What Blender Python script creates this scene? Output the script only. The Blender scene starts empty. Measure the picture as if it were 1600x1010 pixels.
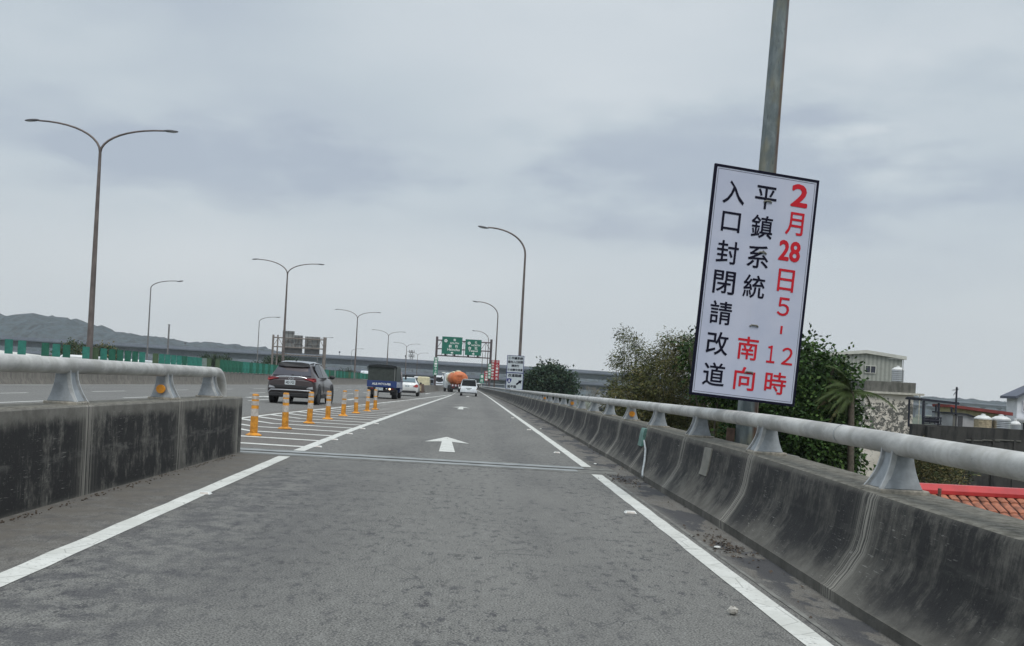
import bpy, math, random
from mathutils import Vector, Matrix, noise
sc = bpy.context.scene
COL = sc.collection
rnd = random.Random(7)
PI = math.pi

# ------------------------------------------------------------------ camera
cam_d = bpy.data.cameras.new("camera")
cam = bpy.data.objects.new("camera", cam_d)
COL.objects.link(cam)
cam.location = (0, 0, 1.22)
cam.rotation_euler = (Matrix.Rotation(math.radians(90), 3, 'X') @ Matrix.Rotation(math.radians(3.1), 3, 'Z')).to_euler()
cam_d.sensor_width = 36
cam_d.lens = 36 * 1500 / 1600
cam_d.shift_x = 57 / 1600
cam_d.shift_y = 96 / 1600
cam_d.clip_start = 0.05
cam_d.clip_end = 12000
sc.camera = cam

# ------------------------------------------------------------------ world, sun, exposure
SUN_EL, SUN_AZ = math.radians(58), math.radians(200)
w = bpy.data.worlds.new("World")
sc.world = w
w.use_nodes = True
nt = w.node_tree
nt.nodes.clear()
def wn(t, **k):
    n = nt.nodes.new(t)
    for a, b in k.items(): setattr(n, a, b)
    return n
sky = wn('ShaderNodeTexSky', sky_type='NISHITA', sun_disc=False)
sky.sun_elevation = SUN_EL
sky.sun_rotation = SUN_AZ
sky.air_density = 1.5; sky.dust_density = 3
bg1 = wn('ShaderNodeBackground'); bg1.inputs[1].default_value = 0.07
nt.links.new(sky.outputs[0], bg1.inputs[0])
tc = wn('ShaderNodeTexCoord')
sep = wn('ShaderNodeSeparateXYZ'); nt.links.new(tc.outputs['Generated'], sep.inputs[0])
mp = wn('ShaderNodeMapping'); mp.inputs['Scale'].default_value = (1.6, 1.6, 5.0); mp.inputs['Location'].default_value = (0.35, 0.1, 0.6)
nt.links.new(tc.outputs['Generated'], mp.inputs[0])
n1 = wn('ShaderNodeTexNoise'); n1.inputs['Scale'].default_value = 1.5; n1.inputs['Detail'].default_value = 7; n1.inputs['Roughness'].default_value = 0.5
nt.links.new(mp.outputs[0], n1.inputs['Vector'])
cr = wn('ShaderNodeValToRGB')
cr.color_ramp.elements[0].position = 0.24; cr.color_ramp.elements[0].color = (0.44, 0.505, 0.595, 1)
cr.color_ramp.elements[1].position = 0.72; cr.color_ramp.elements[1].color = (0.67, 0.725, 0.77, 1)
e = cr.color_ramp.elements.new(0.48); e.color = (0.55, 0.62, 0.68, 1)
def wm(op, a, b):
    x = wn('ShaderNodeMath', operation=op)
    for i, q in enumerate((a, b)):
        if isinstance(q, (int, float)): x.inputs[i].default_value = q
        else: nt.links.new(q, x.inputs[i])
    return x.outputs[0]
ymax = wm('MAXIMUM', sep.outputs[1], .05)
su = wm('DIVIDE', sep.outputs[0], ymax); sv = wm('DIVIDE', sep.outputs[2], ymax)
nw = wn('ShaderNodeTexNoise'); nw.inputs['Scale'].default_value = 6; nw.inputs['Detail'].default_value = 4; nt.links.new(mp.outputs[0], nw.inputs['Vector'])
wob = wm('MULTIPLY', wm('SUBTRACT', nw.outputs[0], .5), 2.6)
fac = n1.outputs[0]
# darker and lighter cloud banks
for u0, v0, ru, rv, amt in ((.25, .235, .22, .085, -.30), (-.26, .215, .20, .05, -.22), (-.46, .25, .1, .04, -.1), (.02, .40, .30, .12, .16), (.52, .30, .2, .07, -.14), (-.1, .11, .5, .05, .08), (-.45, .36, .12, .05, .1)):
    d2 = wm('ADD', wm('POWER', wm('ABSOLUTE', wm('DIVIDE', wm('SUBTRACT', su, u0), ru), 0), 2), wm('POWER', wm('ABSOLUTE', wm('DIVIDE', wm('SUBTRACT', sv, v0), rv), 0), 2))
    g = wn('ShaderNodeMapRange'); g.interpolation_type = 'SMOOTHSTEP'; g.inputs[1].default_value = 1.5; g.inputs[2].default_value = 0; nt.links.new(wm('ADD', d2, wob), g.inputs[0])
    fac = wm('ADD', fac, wm('MULTIPLY', g.outputs[0], amt))
nt.links.new(fac, cr.inputs[0])
# paler veil towards the horizon (overcast air), brighter cloud near the zenith
hr = wn('ShaderNodeValToRGB')
hr.color_ramp.elements[0].position = 0.0; hr.color_ramp.elements[0].color = (1, 1, 1, 1)
hr.color_ramp.elements[1].position = 0.19; hr.color_ramp.elements[1].color = (0, 0, 0, 1)
nt.links.new(sep.outputs[2], hr.inputs[0])
mx = wn('ShaderNodeMix', data_type='RGBA')
nt.links.new(hr.outputs[0], mx.inputs[0]); nt.links.new(cr.outputs[0], mx.inputs[6]); mx.inputs[7].default_value = (0.635, 0.665, 0.685, 1)
zr = wn('ShaderNodeMapRange'); zr.inputs[1].default_value = 0.4; zr.inputs[2].default_value = 0.95; zr.inputs[3].default_value = 1.0; zr.inputs[4].default_value = 2.2
nt.links.new(sep.outputs[2], zr.inputs[0])
bg2 = wn('ShaderNodeBackground')
nt.links.new(mx.outputs[2], bg2.inputs[0]); nt.links.new(zr.outputs[0], bg2.inputs[1])
ms = wn('ShaderNodeMixShader'); ms.inputs[0].default_value = 0.94
nt.links.new(bg1.outputs[0], ms.inputs[1]); nt.links.new(bg2.outputs[0], ms.inputs[2])
out = wn('ShaderNodeOutputWorld'); nt.links.new(ms.outputs[0], out.inputs[0])

sun_d = bpy.data.lights.new("sun", 'SUN')
sun_d.energy = 1.5
sun_d.angle = math.radians(25)
sun_d.color = (1.0, 0.96, 0.9)
sun = bpy.data.objects.new("sun", sun_d)
COL.objects.link(sun)
sun.rotation_euler = (math.radians(90) - SUN_EL, 0, math.radians(20))
sc.view_settings.view_transform = 'Standard'
sc.view_settings.look = 'None'
sc.view_settings.exposure = 0.0
sc.view_settings.gamma = 1
sc.cycles.use_denoising = True
sc.cycles.volume_bounces = 1
sc.cycles.max_bounces = 6
sc.cycles.transparent_max_bounces = 8

# ------------------------------------------------------------------ helpers
class MB:
    def __init__(s): s.v = []; s.f = []; s.m = []
    def add(s, vs, fs, mi=0):
        o = len(s.v); s.v += [tuple(p) for p in vs]
        for f in fs: s.f.append([i + o for i in f]); s.m.append(mi)
        return s
    def box(s, x0, x1, y0, y1, z0, z1, mi=0, M=None):
        vs = [Vector((x, y, z)) for z in (z0, z1) for y in (y0, y1) for x in (x0, x1)]
        if M is not None: vs = [M @ p for p in vs]
        return s.add(vs, [(0, 2, 3, 1), (4, 5, 7, 6), (0, 1, 5, 4), (1, 3, 7, 5), (3, 2, 6, 7), (2, 0, 4, 6)], mi)
    def tube(s, pts, rs, n=10, mi=0, caps=True):
        pts = [Vector(p) for p in pts]
        if not isinstance(rs, (list, tuple)): rs = [rs] * len(pts)
        rings = []
        up = Vector((0, 0, 1))
        d0 = (pts[1] - pts[0]).normalized()
        if abs(d0.dot(up)) > .95: up = Vector((0, 1, 0))
        side = d0.cross(up).normalized()
        for i, p in enumerate(pts):
            a = pts[max(i - 1, 0)]; b = pts[min(i + 1, len(pts) - 1)]
            d = (b - a).normalized()
            side = (side - d * side.dot(d)).normalized()
            u2 = side.cross(d)
            rings.append([p + (side * math.cos(t) + u2 * math.sin(t)) * rs[i] for t in [2 * PI * k / n for k in range(n)]])
        vs = [q for r in rings for q in r]
        fs = [(i * n + k, i * n + (k + 1) % n, (i + 1) * n + (k + 1) % n, (i + 1) * n + k) for i in range(len(rings) - 1) for k in range(n)]
        if caps: fs += [tuple(range(n - 1, -1, -1)), tuple((len(rings) - 1) * n + k for k in range(n))]
        return s.add(vs, fs, mi)
    def lathe(s, prof, c=(0, 0, 0), n=20, mi=0):
        vs = [(c[0] + r * math.cos(2 * PI * k / n), c[1] + r * math.sin(2 * PI * k / n), c[2] + z) for r, z in prof for k in range(n)]
        fs = [(i * n + k, i * n + (k + 1) % n, (i + 1) * n + (k + 1) % n, (i + 1) * n + k) for i in range(len(prof) - 1) for k in range(n)]
        fs += [tuple(range(n - 1, -1, -1)), tuple((len(prof) - 1) * n + k for k in range(n))]
        return s.add(vs, fs, mi)
    def loft(s, rings, mi=0, closed=True, caps=True):
        n = len(rings[0]); vs = [q for r in rings for q in r]
        K = n if closed else n - 1
        fs = [(i * n + k, i * n + (k + 1) % n, (i + 1) * n + (k + 1) % n, (i + 1) * n + k) for i in range(len(rings) - 1) for k in range(K)]
        if caps: fs += [tuple(range(n - 1, -1, -1)), tuple((len(rings) - 1) * n + k for k in range(n))]
        return s.add(vs, fs, mi)
    def ell(s, c, r, nu=14, nv=8, mi=0, M=None):
        vs = []
        for j in range(nv + 1):
            t = PI * j / nv
            for i in range(nu):
                a = 2 * PI * i / nu
                p = Vector((r[0] * math.sin(t) * math.cos(a), r[1] * math.sin(t) * math.sin(a), r[2] * math.cos(t)))
                if M is not None: p = M @ p
                vs.append(p + Vector(c))
        fs = [(j * nu + i, (j + 1) * nu + i, (j + 1) * nu + (i + 1) % nu, j * nu + (i + 1) % nu) for j in range(nv) for i in range(nu)]
        return s.add(vs, fs, mi)
    def build(s, name, mats, parent=None, smooth=False, bevel=0, world=False, loc=None):
        me = bpy.data.meshes.new(name)
        vs = s.v
        if world and parent is not None:
            L = Vector((0, 0, 0)); q = parent
            while q is not None: L = L + q.location; q = q.parent
            vs = [(x - L[0], y - L[1], z - L[2]) for x, y, z in vs]
        if loc is not None: vs = [(x - loc[0], y - loc[1], z - loc[2]) for x, y, z in vs]
        me.from_pydata(vs, [], s.f)
        if not isinstance(mats, (list, tuple)): mats = [mats]
        for m in mats: me.materials.append(m)
        me.polygons.foreach_set('material_index', s.m)
        if smooth:
            me.shade_smooth()
            me.set_sharp_from_angle(angle=math.radians(smooth if smooth > 1 else 40))
        me.update()
        o = bpy.data.objects.new(name, me)
        COL.objects.link(o)
        if loc is not None: o.location = loc
        if parent is not None: o.parent = parent
        if bevel:
            b = o.modifiers.new('bevel', 'BEVEL'); b.width = bevel; b.segments = 2; b.limit_method = 'ANGLE'
        return o

def tag(o, label=None, cat=None, group=None, kind=None):
    if label: o['label'] = label
    if cat: o['category'] = cat
    if group: o['group'] = group
    if kind: o['kind'] = kind
    return o
def thing(name, label, cat, loc=(0, 0, 0), rz=0, group=None, scale=None):
    o = bpy.data.objects.new(name, None)
    COL.objects.link(o)
    o.location = loc; o.rotation_euler = (0, 0, rz); o.empty_display_size = .2
    if scale: o.scale = scale
    return tag(o, label, cat, group)
def dup(root, loc, rz=0, label=None, scale=None):
    r = root.copy(); COL.objects.link(r); r.location = loc; r.rotation_euler = (0, 0, rz)
    if label: r['label'] = label
    if scale: r.scale = scale
    for ch in root.children:
        c = ch.copy(); COL.objects.link(c); c.parent = r
        for g in ch.children:
            d = g.copy(); COL.objects.link(d); d.parent = c
    return r
def lerp_poly(pl, y):
    if y <= pl[0][0]: return pl[0][1]
    for (a, b), (c, d) in zip(pl, pl[1:]):
        if y <= c: return b + (d - b) * (y - a) / (c - a)
    return pl[-1][1]
def span(y0, y1, first=.5, grow=1.12, mx=12):
    ys = [y0]; st = first
    while ys[-1] < y1 - 1e-6:
        ys.append(min(y1, ys[-1] + st)); st = min(mx, st * grow)
    return ys

# ------------------------------------------------------------------ materials
class N:
    """small wrapper to write node trees"""
    def __init__(s, name):
        s.m = bpy.data.materials.new(name); s.m.use_nodes = True
        s.t = s.m.node_tree; s.b = s.t.nodes['Principled BSDF']
    def n(s, t, **k):
        x = s.t.nodes.new(t)
        for a, b in k.items(): setattr(x, a, b)
        return x
    def l(s, a, b): s.t.links.new(a, b)
    def pos(s, scale=(1, 1, 1), world=True):
        if world: g = s.n('ShaderNodeNewGeometry').outputs['Position']
        else: g = s.n('ShaderNodeTexCoord').outputs['Object']
        m = s.n('ShaderNodeMapping'); m.inputs['Scale'].default_value = scale
        s.l(g, m.inputs[0]); return m.outputs[0]
    def xyz(s, world=True):
        g = s.n('ShaderNodeNewGeometry').outputs['Position'] if world else s.n('ShaderNodeTexCoord').outputs['Object']
        x = s.n('ShaderNodeSeparateXYZ'); s.l(g, x.inputs[0]); return x.outputs
    def noise(s, v, scale, detail=4, rough=.55, dist=0):
        x = s.n('ShaderNodeTexNoise'); s.l(v, x.inputs['Vector'])
        x.inputs['Scale'].default_value = scale; x.inputs['Detail'].default_value = detail
        x.inputs['Roughness'].default_value = rough; x.inputs['Distortion'].default_value = dist
        return x.outputs[0]
    def rng(s, v, a, b, c=0., d=1., smooth=True):
        x = s.n('ShaderNodeMapRange'); x.interpolation_type = 'SMOOTHSTEP' if smooth else 'LINEAR'
        s.l(v, x.inputs[0])
        for i, q in enumerate((a, b, c, d)): x.inputs[i + 1].default_value = q
        return x.outputs[0]
    def math(s, op, a, b=None):
        x = s.n('ShaderNodeMath', operation=op)
        for i, q in enumerate((a, b)):
            if q is None: continue
            if isinstance(q, (int, float)): x.inputs[i].default_value = q
            else: s.l(q, x.inputs[i])
        return x.outputs[0]
    def mix(s, f, a, b):
        x = s.n('ShaderNodeMix', data_type='RGBA')
        for i, q in ((0, f), (6, a), (7, b)):
            if isinstance(q, (int, float)): x.inputs[i].default_value = q
            elif isinstance(q, tuple): x.inputs[i].default_value = (*q[:3], 1)
            else: s.l(q, x.inputs[i])
        return x.outputs[2]
    def done(s, color, rough=.7, metal=0., bump=None, bstr=.3, bdist=.01, spec=None):
        if isinstance(color, tuple): s.b.inputs['Base Color'].default_value = (*color, 1)
        else: s.l(color, s.b.inputs['Base Color'])
        if isinstance(rough, (int, float)): s.b.inputs['Roughness'].default_value = rough
        else: s.l(rough, s.b.inputs['Roughness'])
        s.b.inputs['Metallic'].default_value = metal
        if spec is not None: s.b.inputs['Specular IOR Level'].default_value = spec
        if bump is not None:
            x = s.n('ShaderNodeBump'); x.inputs['Strength'].default_value = bstr; x.inputs['Distance'].default_value = bdist
            s.l(bump, x.inputs['Height']); s.l(x.outputs[0], s.b.inputs['Normal'])
        return s.m

def plain(name, c, rough=.6, metal=0., var=.18, scale=6, spec=None, world=False, stretch=(1, 1, 1)):
    k = N(name)
    v = k.noise(k.pos(stretch, world), scale, 5, .6)
    f = k.rng(v, .3, .7)
    a = tuple(max(0, x * (1 - var)) for x in c); b = tuple(min(1, x * (1 + var)) for x in c)
    return k.done(k.mix(f, a, b), k.rng(v, .3, .7, max(.02, rough - .08), min(1, rough + .08)), metal, v, .08, .003, spec)

def asphalt():
    k = N('asphalt'); p = k.pos(); x, y, z = k.xyz()
    big = k.noise(k.pos((1, .35, 1)), .35, 4, .6)
    col = k.mix(k.rng(big, .3, .7), (.132, .129, .119), (.176, .172, .158))
    grain = k.noise(p, 85, 3, .7)
    col = k.mix(k.math('MULTIPLY', k.rng(grain, .50, .60), .62), col, (.30, .295, .275))
    col = k.mix(k.math('MULTIPLY', k.rng(grain, .49, .41), .78), col, (.048, .047, .047))
    med = k.noise(k.pos((1, .5, 1)), 11, 6, .8)
    patch = k.noise(k.pos((.9, .35, 1)), 1.0, 4, .6)
    fl = k.math('MULTIPLY', k.rng(med, .54, .595), k.rng(patch, .30, .54))
    fl2 = k.math('MULTIPLY', k.rng(k.noise(k.pos((1, .42, 1)), 5.5, 7, .85), .575, .605), k.rng(patch, .42, .53))
    col = k.mix(k.math('MULTIPLY', k.rng(med, .46, .36), .45), col, (.235, .232, .218))
    col = k.mix(k.math('MULTIPLY', fl, .75), col, (.05, .05, .055))
    col = k.mix(k.math('MULTIPLY', fl2, .7), col, (.035, .035, .038))
    # worn wheel tracks of the ramp lane
    def track(x0, w_):
        d = k.math('ABSOLUTE', k.math('ADD', x, -x0))
        return k.rng(d, w_, w_ * .2)
    tr = k.math('MAXIMUM', track(-1.25, .75), track(.75, .5))
    col = k.mix(k.math('MULTIPLY', k.math('MULTIPLY', tr, k.rng(patch, .32, .60)), .38), col, (.085, .083, .082))
    # darker broken surface beside the left edge line, near the viewer
    dk = k.math('MULTIPLY', k.math('MULTIPLY', k.rng(x, -.9, -2.0), k.rng(x, -7.9, -4.0)), k.rng(y, 17, 9))
    brk = k.noise(k.pos((1, 1.0, 1)), 3.4, 8, .78)
    col = k.mix(k.math('MULTIPLY', k.math('MULTIPLY', dk, k.rng(brk, .42, .60)), .66), col, (.055, .054, .060))
    # brown dirt along the foot of the barriers
    ed = k.math('MAXIMUM', k.math('MULTIPLY', k.rng(x, -2.3, -3.1), k.math('MULTIPLY', k.rng(x, -4.4, -4.2), k.rng(y, 15.5, 14.6))), k.math('MULTIPLY', k.rng(x, 1.85, 2.05), .8))
    dirt = k.noise(p, 3.2, 6, .7)
    col = k.mix(k.math('MULTIPLY', ed, k.rng(dirt, .35, .6, .35, .85)), col, (.125, .112, .095))
    wet = k.math('MULTIPLY', k.rng(x, 1.92, 2.1), k.rng(k.noise(k.pos((1.4, .6, 1)), 1.3, 5, .6), .50, .53))
    col = k.mix(k.math('MULTIPLY', wet, .8), col, (.045, .046, .052))
    # gore area: browner
    gore = k.math('MULTIPLY', k.math('MULTIPLY', k.rng(x, -2.8, -3.0), k.rng(x, -6.6, -6.2)), k.math('MULTIPLY', k.rng(y, 15.4, 16), k.rng(y, 75, 55)))
    col = k.mix(k.math('MULTIPLY', gore, k.rng(dirt, .3, .65, .35, .8)), col, (.135, .118, .105))
    col = k.mix(k.math('MULTIPLY', k.rng(x, -6.4, -7.2), .35), col, (.155, .152, .145))
    # short hair cracks
    vo = k.n('ShaderNodeTexVoronoi', feature='DISTANCE_TO_EDGE'); k.l(k.pos((1, .8, 1)), vo.inputs['Vector']); vo.inputs['Scale'].default_value = 3.1
    ck = k.math('MULTIPLY', k.rng(vo.outputs[0], .012, .003), k.rng(k.noise(p, 1.1, 4, .6), .56, .64))
    col = k.mix(k.math('MULTIPLY', ck, .7), col, (.04, .04, .045))
    hgt = k.math('ADD', grain, k.math('MULTIPLY', med, .6))
    return k.done(col, .88, 0, hgt, .55, .008, .3)

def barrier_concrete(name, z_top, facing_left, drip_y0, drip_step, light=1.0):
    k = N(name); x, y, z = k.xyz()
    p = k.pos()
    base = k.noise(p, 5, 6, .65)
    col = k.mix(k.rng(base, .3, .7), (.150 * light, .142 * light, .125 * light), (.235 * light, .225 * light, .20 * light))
    streak = k.noise(k.pos((.6, 5, .8)), 1.3, 6, .65)
    fine = k.noise(k.pos((1, 42, 5)), 1, 5, .7)
    blot = k.noise(k.pos((1, 1, 1.3)), 1.5, 5, .62)
    s = k.math('ADD', k.math('ADD', k.math('MULTIPLY', streak, .30), k.math('MULTIPLY', fine, .13)), k.math('ADD', k.math('MULTIPLY', blot, .45), k.math('MULTIPLY', k.noise(p, 7, 8, .8, .5), .27)))
    if facing_left:
        zz = k.math('MULTIPLY', k.rng(k.math('ADD', z, k.math('MULTIPLY', k.math('ADD', blot, -.5), .5)), .04, .30), k.rng(z, z_top - .015, z_top - .075))
    else:
        zz = k.math('MULTIPLY', k.rng(z, -.05, .06), k.rng(k.math('ADD', z, k.math('MULTIPLY', blot, .3)), z_top + .10, z_top - .04))
    mold = k.math('MULTIPLY', k.rng(s, .505, .60), k.rng(zz, 0, 1, .12, 1.))
    col = k.mix(k.math('MULTIPLY', mold, .93), col, (.018, .018, .020))
    gen = k.math('MULTIPLY', zz, k.rng(k.math('ADD', k.math('MULTIPLY', fine, .35), k.math('MULTIPLY', k.noise(p, 11, 7, .8), .65)), .38, .60, .12, .85))
    col = k.mix(gen, col, (.034, .034, .034))
    # white scratches and abrasion
    sc_ = k.noise(k.pos((1, 5, 60)), 1.3, 3, .8)
    msk = k.noise(p, 1.7, 3, .5)
    col = k.mix(k.math('MULTIPLY', k.math('MULTIPLY', k.rng(sc_, .62, .68), k.rng(msk, .48, .60)), .5), col, (.38, .37, .34))
    # pale lime runs under each rail bracket, formwork joints
    ph = k.math('FRACT', k.math('DIVIDE', k.math('ADD', k.math('ADD', y, -drip_y0 + drip_step * 20 + .0), k.math('MULTIPLY', k.math('ADD', k.noise(k.pos((0, 0, 1)), 3, 2), -.5), .10)), drip_step))
    dy = k.math('MULTIPLY', k.math('ABSOLUTE', k.math('ADD', ph, -.5)), drip_step)
    fine2 = k.noise(k.pos((1, 60, .6)), 1, 3, .6)
    drip = k.math('MULTIPLY', k.rng(dy, .17, .03), k.rng(fine2, .44, .56))
    col = k.mix(k.math('MULTIPLY', drip, .85), col, (.36, .34, .30))
    wide = k.math('MULTIPLY', k.rng(dy, .35, .08), k.rng(fine2, .35, .7))
    col = k.mix(k.math('MULTIPLY', wide, .45), col, (.20, .19, .165))
    bd = k.math('MULTIPLY', k.rng(k.math('ABSOLUTE', k.math('ADD', z, -.40)), .06, .015), k.rng(k.noise(k.pos((1, 1.1, 6)), 1.4, 5, .7), .47, .60))
    col = k.mix(k.math('MULTIPLY', bd, .35 if not facing_left else .12), col, (.19, .185, .17))
    sp_ = k.math('MULTIPLY', k.rng(k.noise(p, 34, 4, .8), .60, .70), k.rng(blot, .45, .6))
    col = k.mix(k.math('MULTIPLY', sp_, .5), col, (.20, .19, .17))
    jn = k.rng(dy, .010, .004)
    col = k.mix(k.math('MULTIPLY', jn, .8), col, (.03, .03, .03))
    # weathered upper surface
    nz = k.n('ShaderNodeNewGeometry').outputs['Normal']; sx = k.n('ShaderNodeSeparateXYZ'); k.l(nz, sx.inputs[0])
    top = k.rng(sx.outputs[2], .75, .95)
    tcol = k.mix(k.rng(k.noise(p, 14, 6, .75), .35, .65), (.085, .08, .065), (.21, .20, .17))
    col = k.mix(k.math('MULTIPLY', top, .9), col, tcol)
    h = k.math('ADD', k.noise(p, 60, 5, .7), k.math('MULTIPLY', base, 1.2))
    return k.done(col, .92, 0, h, .5, .006, .25)

def peeling():
    k = N('peeling_paint'); p = k.pos(); x, y, z = k.xyz()
    a = k.noise(p, 3.4, 8, .72, .6)
    zz = k.math('MULTIPLY', k.rng(z, -.9, -.3, .20, 1), k.rng(z, 2.1, 1.2, .0, 1))
    thr = k.math('ADD', a, k.math('MULTIPLY', zz, .14))
    f = k.rng(thr, .612, .626)
    g = k.noise(p, 9, 5, .7)
    bare = k.mix(k.rng(g, .3, .7), (.085, .085, .075), (.16, .155, .14))
    paint = k.mix(k.rng(k.noise(p, 1.2, 4), .3, .7), (.58, .53, .46), (.72, .67, .60))
    return k.done(k.mix(f, paint, bare), .85, 0, f, .4, .01)

def striped(name, c1, c2, axis, step, duty=.5, rough=.6, world=False, bstr=.5):
    k = N(name); q = k.xyz(world)[axis]
    ph = k.math('FRACT', k.math('DIVIDE', k.math('ADD', q, 500.), step))
    f = k.rng(ph, duty - .03, duty + .03, 0, 1)
    n = k.noise(k.pos((1, 1, 1), world), 4, 5, .7)
    c = k.mix(f, c1, c2)
    c = k.mix(k.math('MULTIPLY', k.rng(n, .4, .75), .35), c, tuple(v * .45 for v in c1))
    return k.done(c, rough, 0, f, bstr, .03)

M = {}
M['asphalt'] = asphalt()
M['paint'] = None
def road_paint():
    k = N('road_paint'); p = k.pos()
    n = k.noise(p, 30, 6, .75); b = k.noise(p, 2.2, 5, .7)
    wear = k.math('MULTIPLY', k.rng(n, .56, .64), k.rng(b, .40, .56))
    c = k.mix(k.rng(b, .3, .7), (.50, .50, .46), (.64, .64, .60))
    vo = k.n('ShaderNodeTexVoronoi', feature='DISTANCE_TO_EDGE'); k.l(p, vo.inputs['Vector']); vo.inputs['Scale'].default_value = 2.6
    c = k.mix(k.math('MULTIPLY', k.rng(vo.outputs[0], .016, .004), .55), c, (.22, .22, .20))
    c = k.mix(k.math('MULTIPLY', wear, .8), c, (.20, .20, .19))
    c = k.mix(k.math('MULTIPLY', k.rng(k.noise(k.pos((1, .5, 1)), 6, 6, .8), .5, .8), .45), c, (.36, .35, .31))
    return k.done(c, .8, 0, n, .3, .003)
M['paint'] = road_paint()
M['joint'] = plain('joint_rubber', (.235, .245, .24), .75, var=.2, scale=3, world=True)
M['joint_mortar'] = plain('joint_mortar', (.155, .152, .138), .9, var=.35, scale=6, world=True)
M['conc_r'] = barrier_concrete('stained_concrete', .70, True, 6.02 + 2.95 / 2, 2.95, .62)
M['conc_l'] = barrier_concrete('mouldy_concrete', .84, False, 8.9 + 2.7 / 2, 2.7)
M['conc_far'] = plain('weathered_concrete', (.17, .16, .14), .9, var=.35, scale=1.2, world=True, stretch=(1, 1, .4))
def streaky(name, c, dark, sc_=(6, 6, .35), amt=.6, rough=.85):
    k = N(name); s_ = k.noise(k.pos(sc_), 1.2, 5, .65); p = k.pos()
    c1 = k.mix(k.rng(k.noise(p, 2, 5, .6), .3, .7), tuple(v * .85 for v in c), tuple(v * 1.12 for v in c))
    return k.done(k.mix(k.math('MULTIPLY', k.rng(s_, .45, .65), amt), c1, dark), rough, 0, s_, .15, .01)
M['conc_med'] = streaky('median_concrete', (.20, .185, .16), (.07, .065, .06))
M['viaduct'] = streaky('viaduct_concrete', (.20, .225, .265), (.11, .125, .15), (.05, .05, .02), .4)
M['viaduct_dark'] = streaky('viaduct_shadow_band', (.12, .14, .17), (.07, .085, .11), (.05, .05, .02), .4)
M['wall_black'] = streaky('blackened_wall', (.045, .043, .040), (.013, .013, .014), (1.6, 1.6, .35), .95)
M['parapet'] = streaky('grey_parapet', (.15, .147, .13), (.07, .07, .06), (3, 3, .8), .8)
def rail_mat():
    k = N('galvanised_rail'); p = k.pos((1, .6, 1))
    n = k.noise(p, 3, 6, .7); f = k.noise(k.pos((30, 2, 30)), 1, 4, .7)
    rings = k.noise(k.pos((.2, 9, .2)), 1, 2, .5)
    c = k.mix(k.rng(n, .35, .65), (.33, .325, .31), (.55, .545, .52))
    c = k.mix(k.math('MULTIPLY', k.rng(f, .5, .8), .35), c, (.56, .555, .53))
    c = k.mix(k.math('MULTIPLY', k.rng(rings, .48, .66), .4), c, (.34, .33, .295))
    c = k.mix(k.math('MULTIPLY', k.rng(k.noise(p, 22, 6, .8), .58, .70), .55), c, (.24, .235, .22))
    x, y, z = k.xyz()
    return k.done(c, .62, .1, f, .12, .003)
M['rail'] = rail_mat()
M['bracket'] = plain('cast_bracket', (.25, .27, .285), .65, .05, .22, 9, world=True)
M['bracket_fin'] = plain('bracket_flange', (.38, .39, .39), .6, .2, .2, 12, world=True)
M['pad'] = plain('grout_pad', (.27, .25, .21), .95, var=.35, scale=22, world=True)
M['reflector'] = plain('orange_reflector', (.70, .27, .015), .35, var=.1, scale=30)
M['pole'] = plain('lamp_pole_steel', (.15, .125, .115), .55, .35, .3, 2.5, stretch=(1, 1, .5))
M['pole_far'] = plain('lamp_pole_grey', (.19, .185, .185), .55, .3, .2, 2)
def old_pole():
    k = N('galvanised_pole_rusty'); p = k.pos((1, 1, .35), False); x, y, z = k.xyz(False)
    n = k.noise(p, 7, 6, .7, .4)
    c = k.mix(k.rng(n, .35, .7), (.11, .135, .14), (.24, .27, .27))
    r = k.noise(k.pos((1, 1, .25), False), 5, 5, .7)
    rust = k.math('MULTIPLY', k.rng(x, .025, .075), k.rng(r, .28, .5))
    c = k.mix(rust, c, (.095, .05, .035))
    c = k.mix(k.math('MULTIPLY', k.rng(k.noise(k.pos((1, 1, .5), False), 2.2, 4), .5, .62), .45), c, (.22, .19, .10))
    sp = k.noise(k.pos((3, 3, .8), False), 9, 3, .6)
    c = k.mix(k.math('MULTIPLY', k.rng(sp, .62, .70), .7), c, (.06, .07, .08))
    return k.done(c, .5, .35, n, .12, .004)
M['pole_near'] = old_pole()
M['lamp_head'] = plain('lamp_head_grey', (.11, .11, .12), .5, .2, .1, 4)
M['lamp_glass'] = plain('lamp_lens', (.40, .41, .42), .25, 0, .1, 4)
M['asphalt_dark'] = plain('dark_rubber', (.02, .02, .021), .8, var=.3, scale=20)
def signwhite():
    k = N('sign_white'); p = k.pos((1, 1, 1), False)
    n = k.noise(p, 2.4, 4, .5); st = k.noise(k.pos((6, 6, .8), False), 1.4, 4, .6)
    c = k.mix(k.rng(n, .3, .7), (.44, .47, .59), (.50, .52, .63))
    c = k.mix(k.math('MULTIPLY', k.rng(st, .55, .75), .15), c, (.45, .45, .50))
    return k.done(c, .45, 0)
M['sign_white'] = signwhite()
M['sign_pale'] = plain('sign_pale', (.50, .55, .58), .5, var=.05, scale=3)
M['ink'] = plain('sign_black_ink', (.008, .008, .02), .7, var=.1, spec=.1)
M['ink_red'] = plain('sign_red_ink', (.52, .022, .035), .7, var=.08, spec=.1)
M['ink_blue'] = plain('shield_blue', (.02, .025, .16), .5, var=.08)
M['white'] = plain('white_letter', (.75, .77, .75), .5, var=.04)
M['sign_green'] = plain('highway_sign_green', (.008, .14, .095), .5, var=.12, scale=1)
M['sign_green_l'] = plain('banner_green', (.02, .20, .12), .5, var=.12, scale=1)
M['sign_red'] = plain('banner_red', (.34, .01, .025), .5, var=.12, scale=1)
M['sign_back'] = plain('sign_back_metal', (.22, .225, .22), .6, .2, .2, 1.2)
M['sign_back_d'] = plain('sign_back_stiffener', (.09, .09, .09), .6, .2, .2, 1.2)
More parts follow.
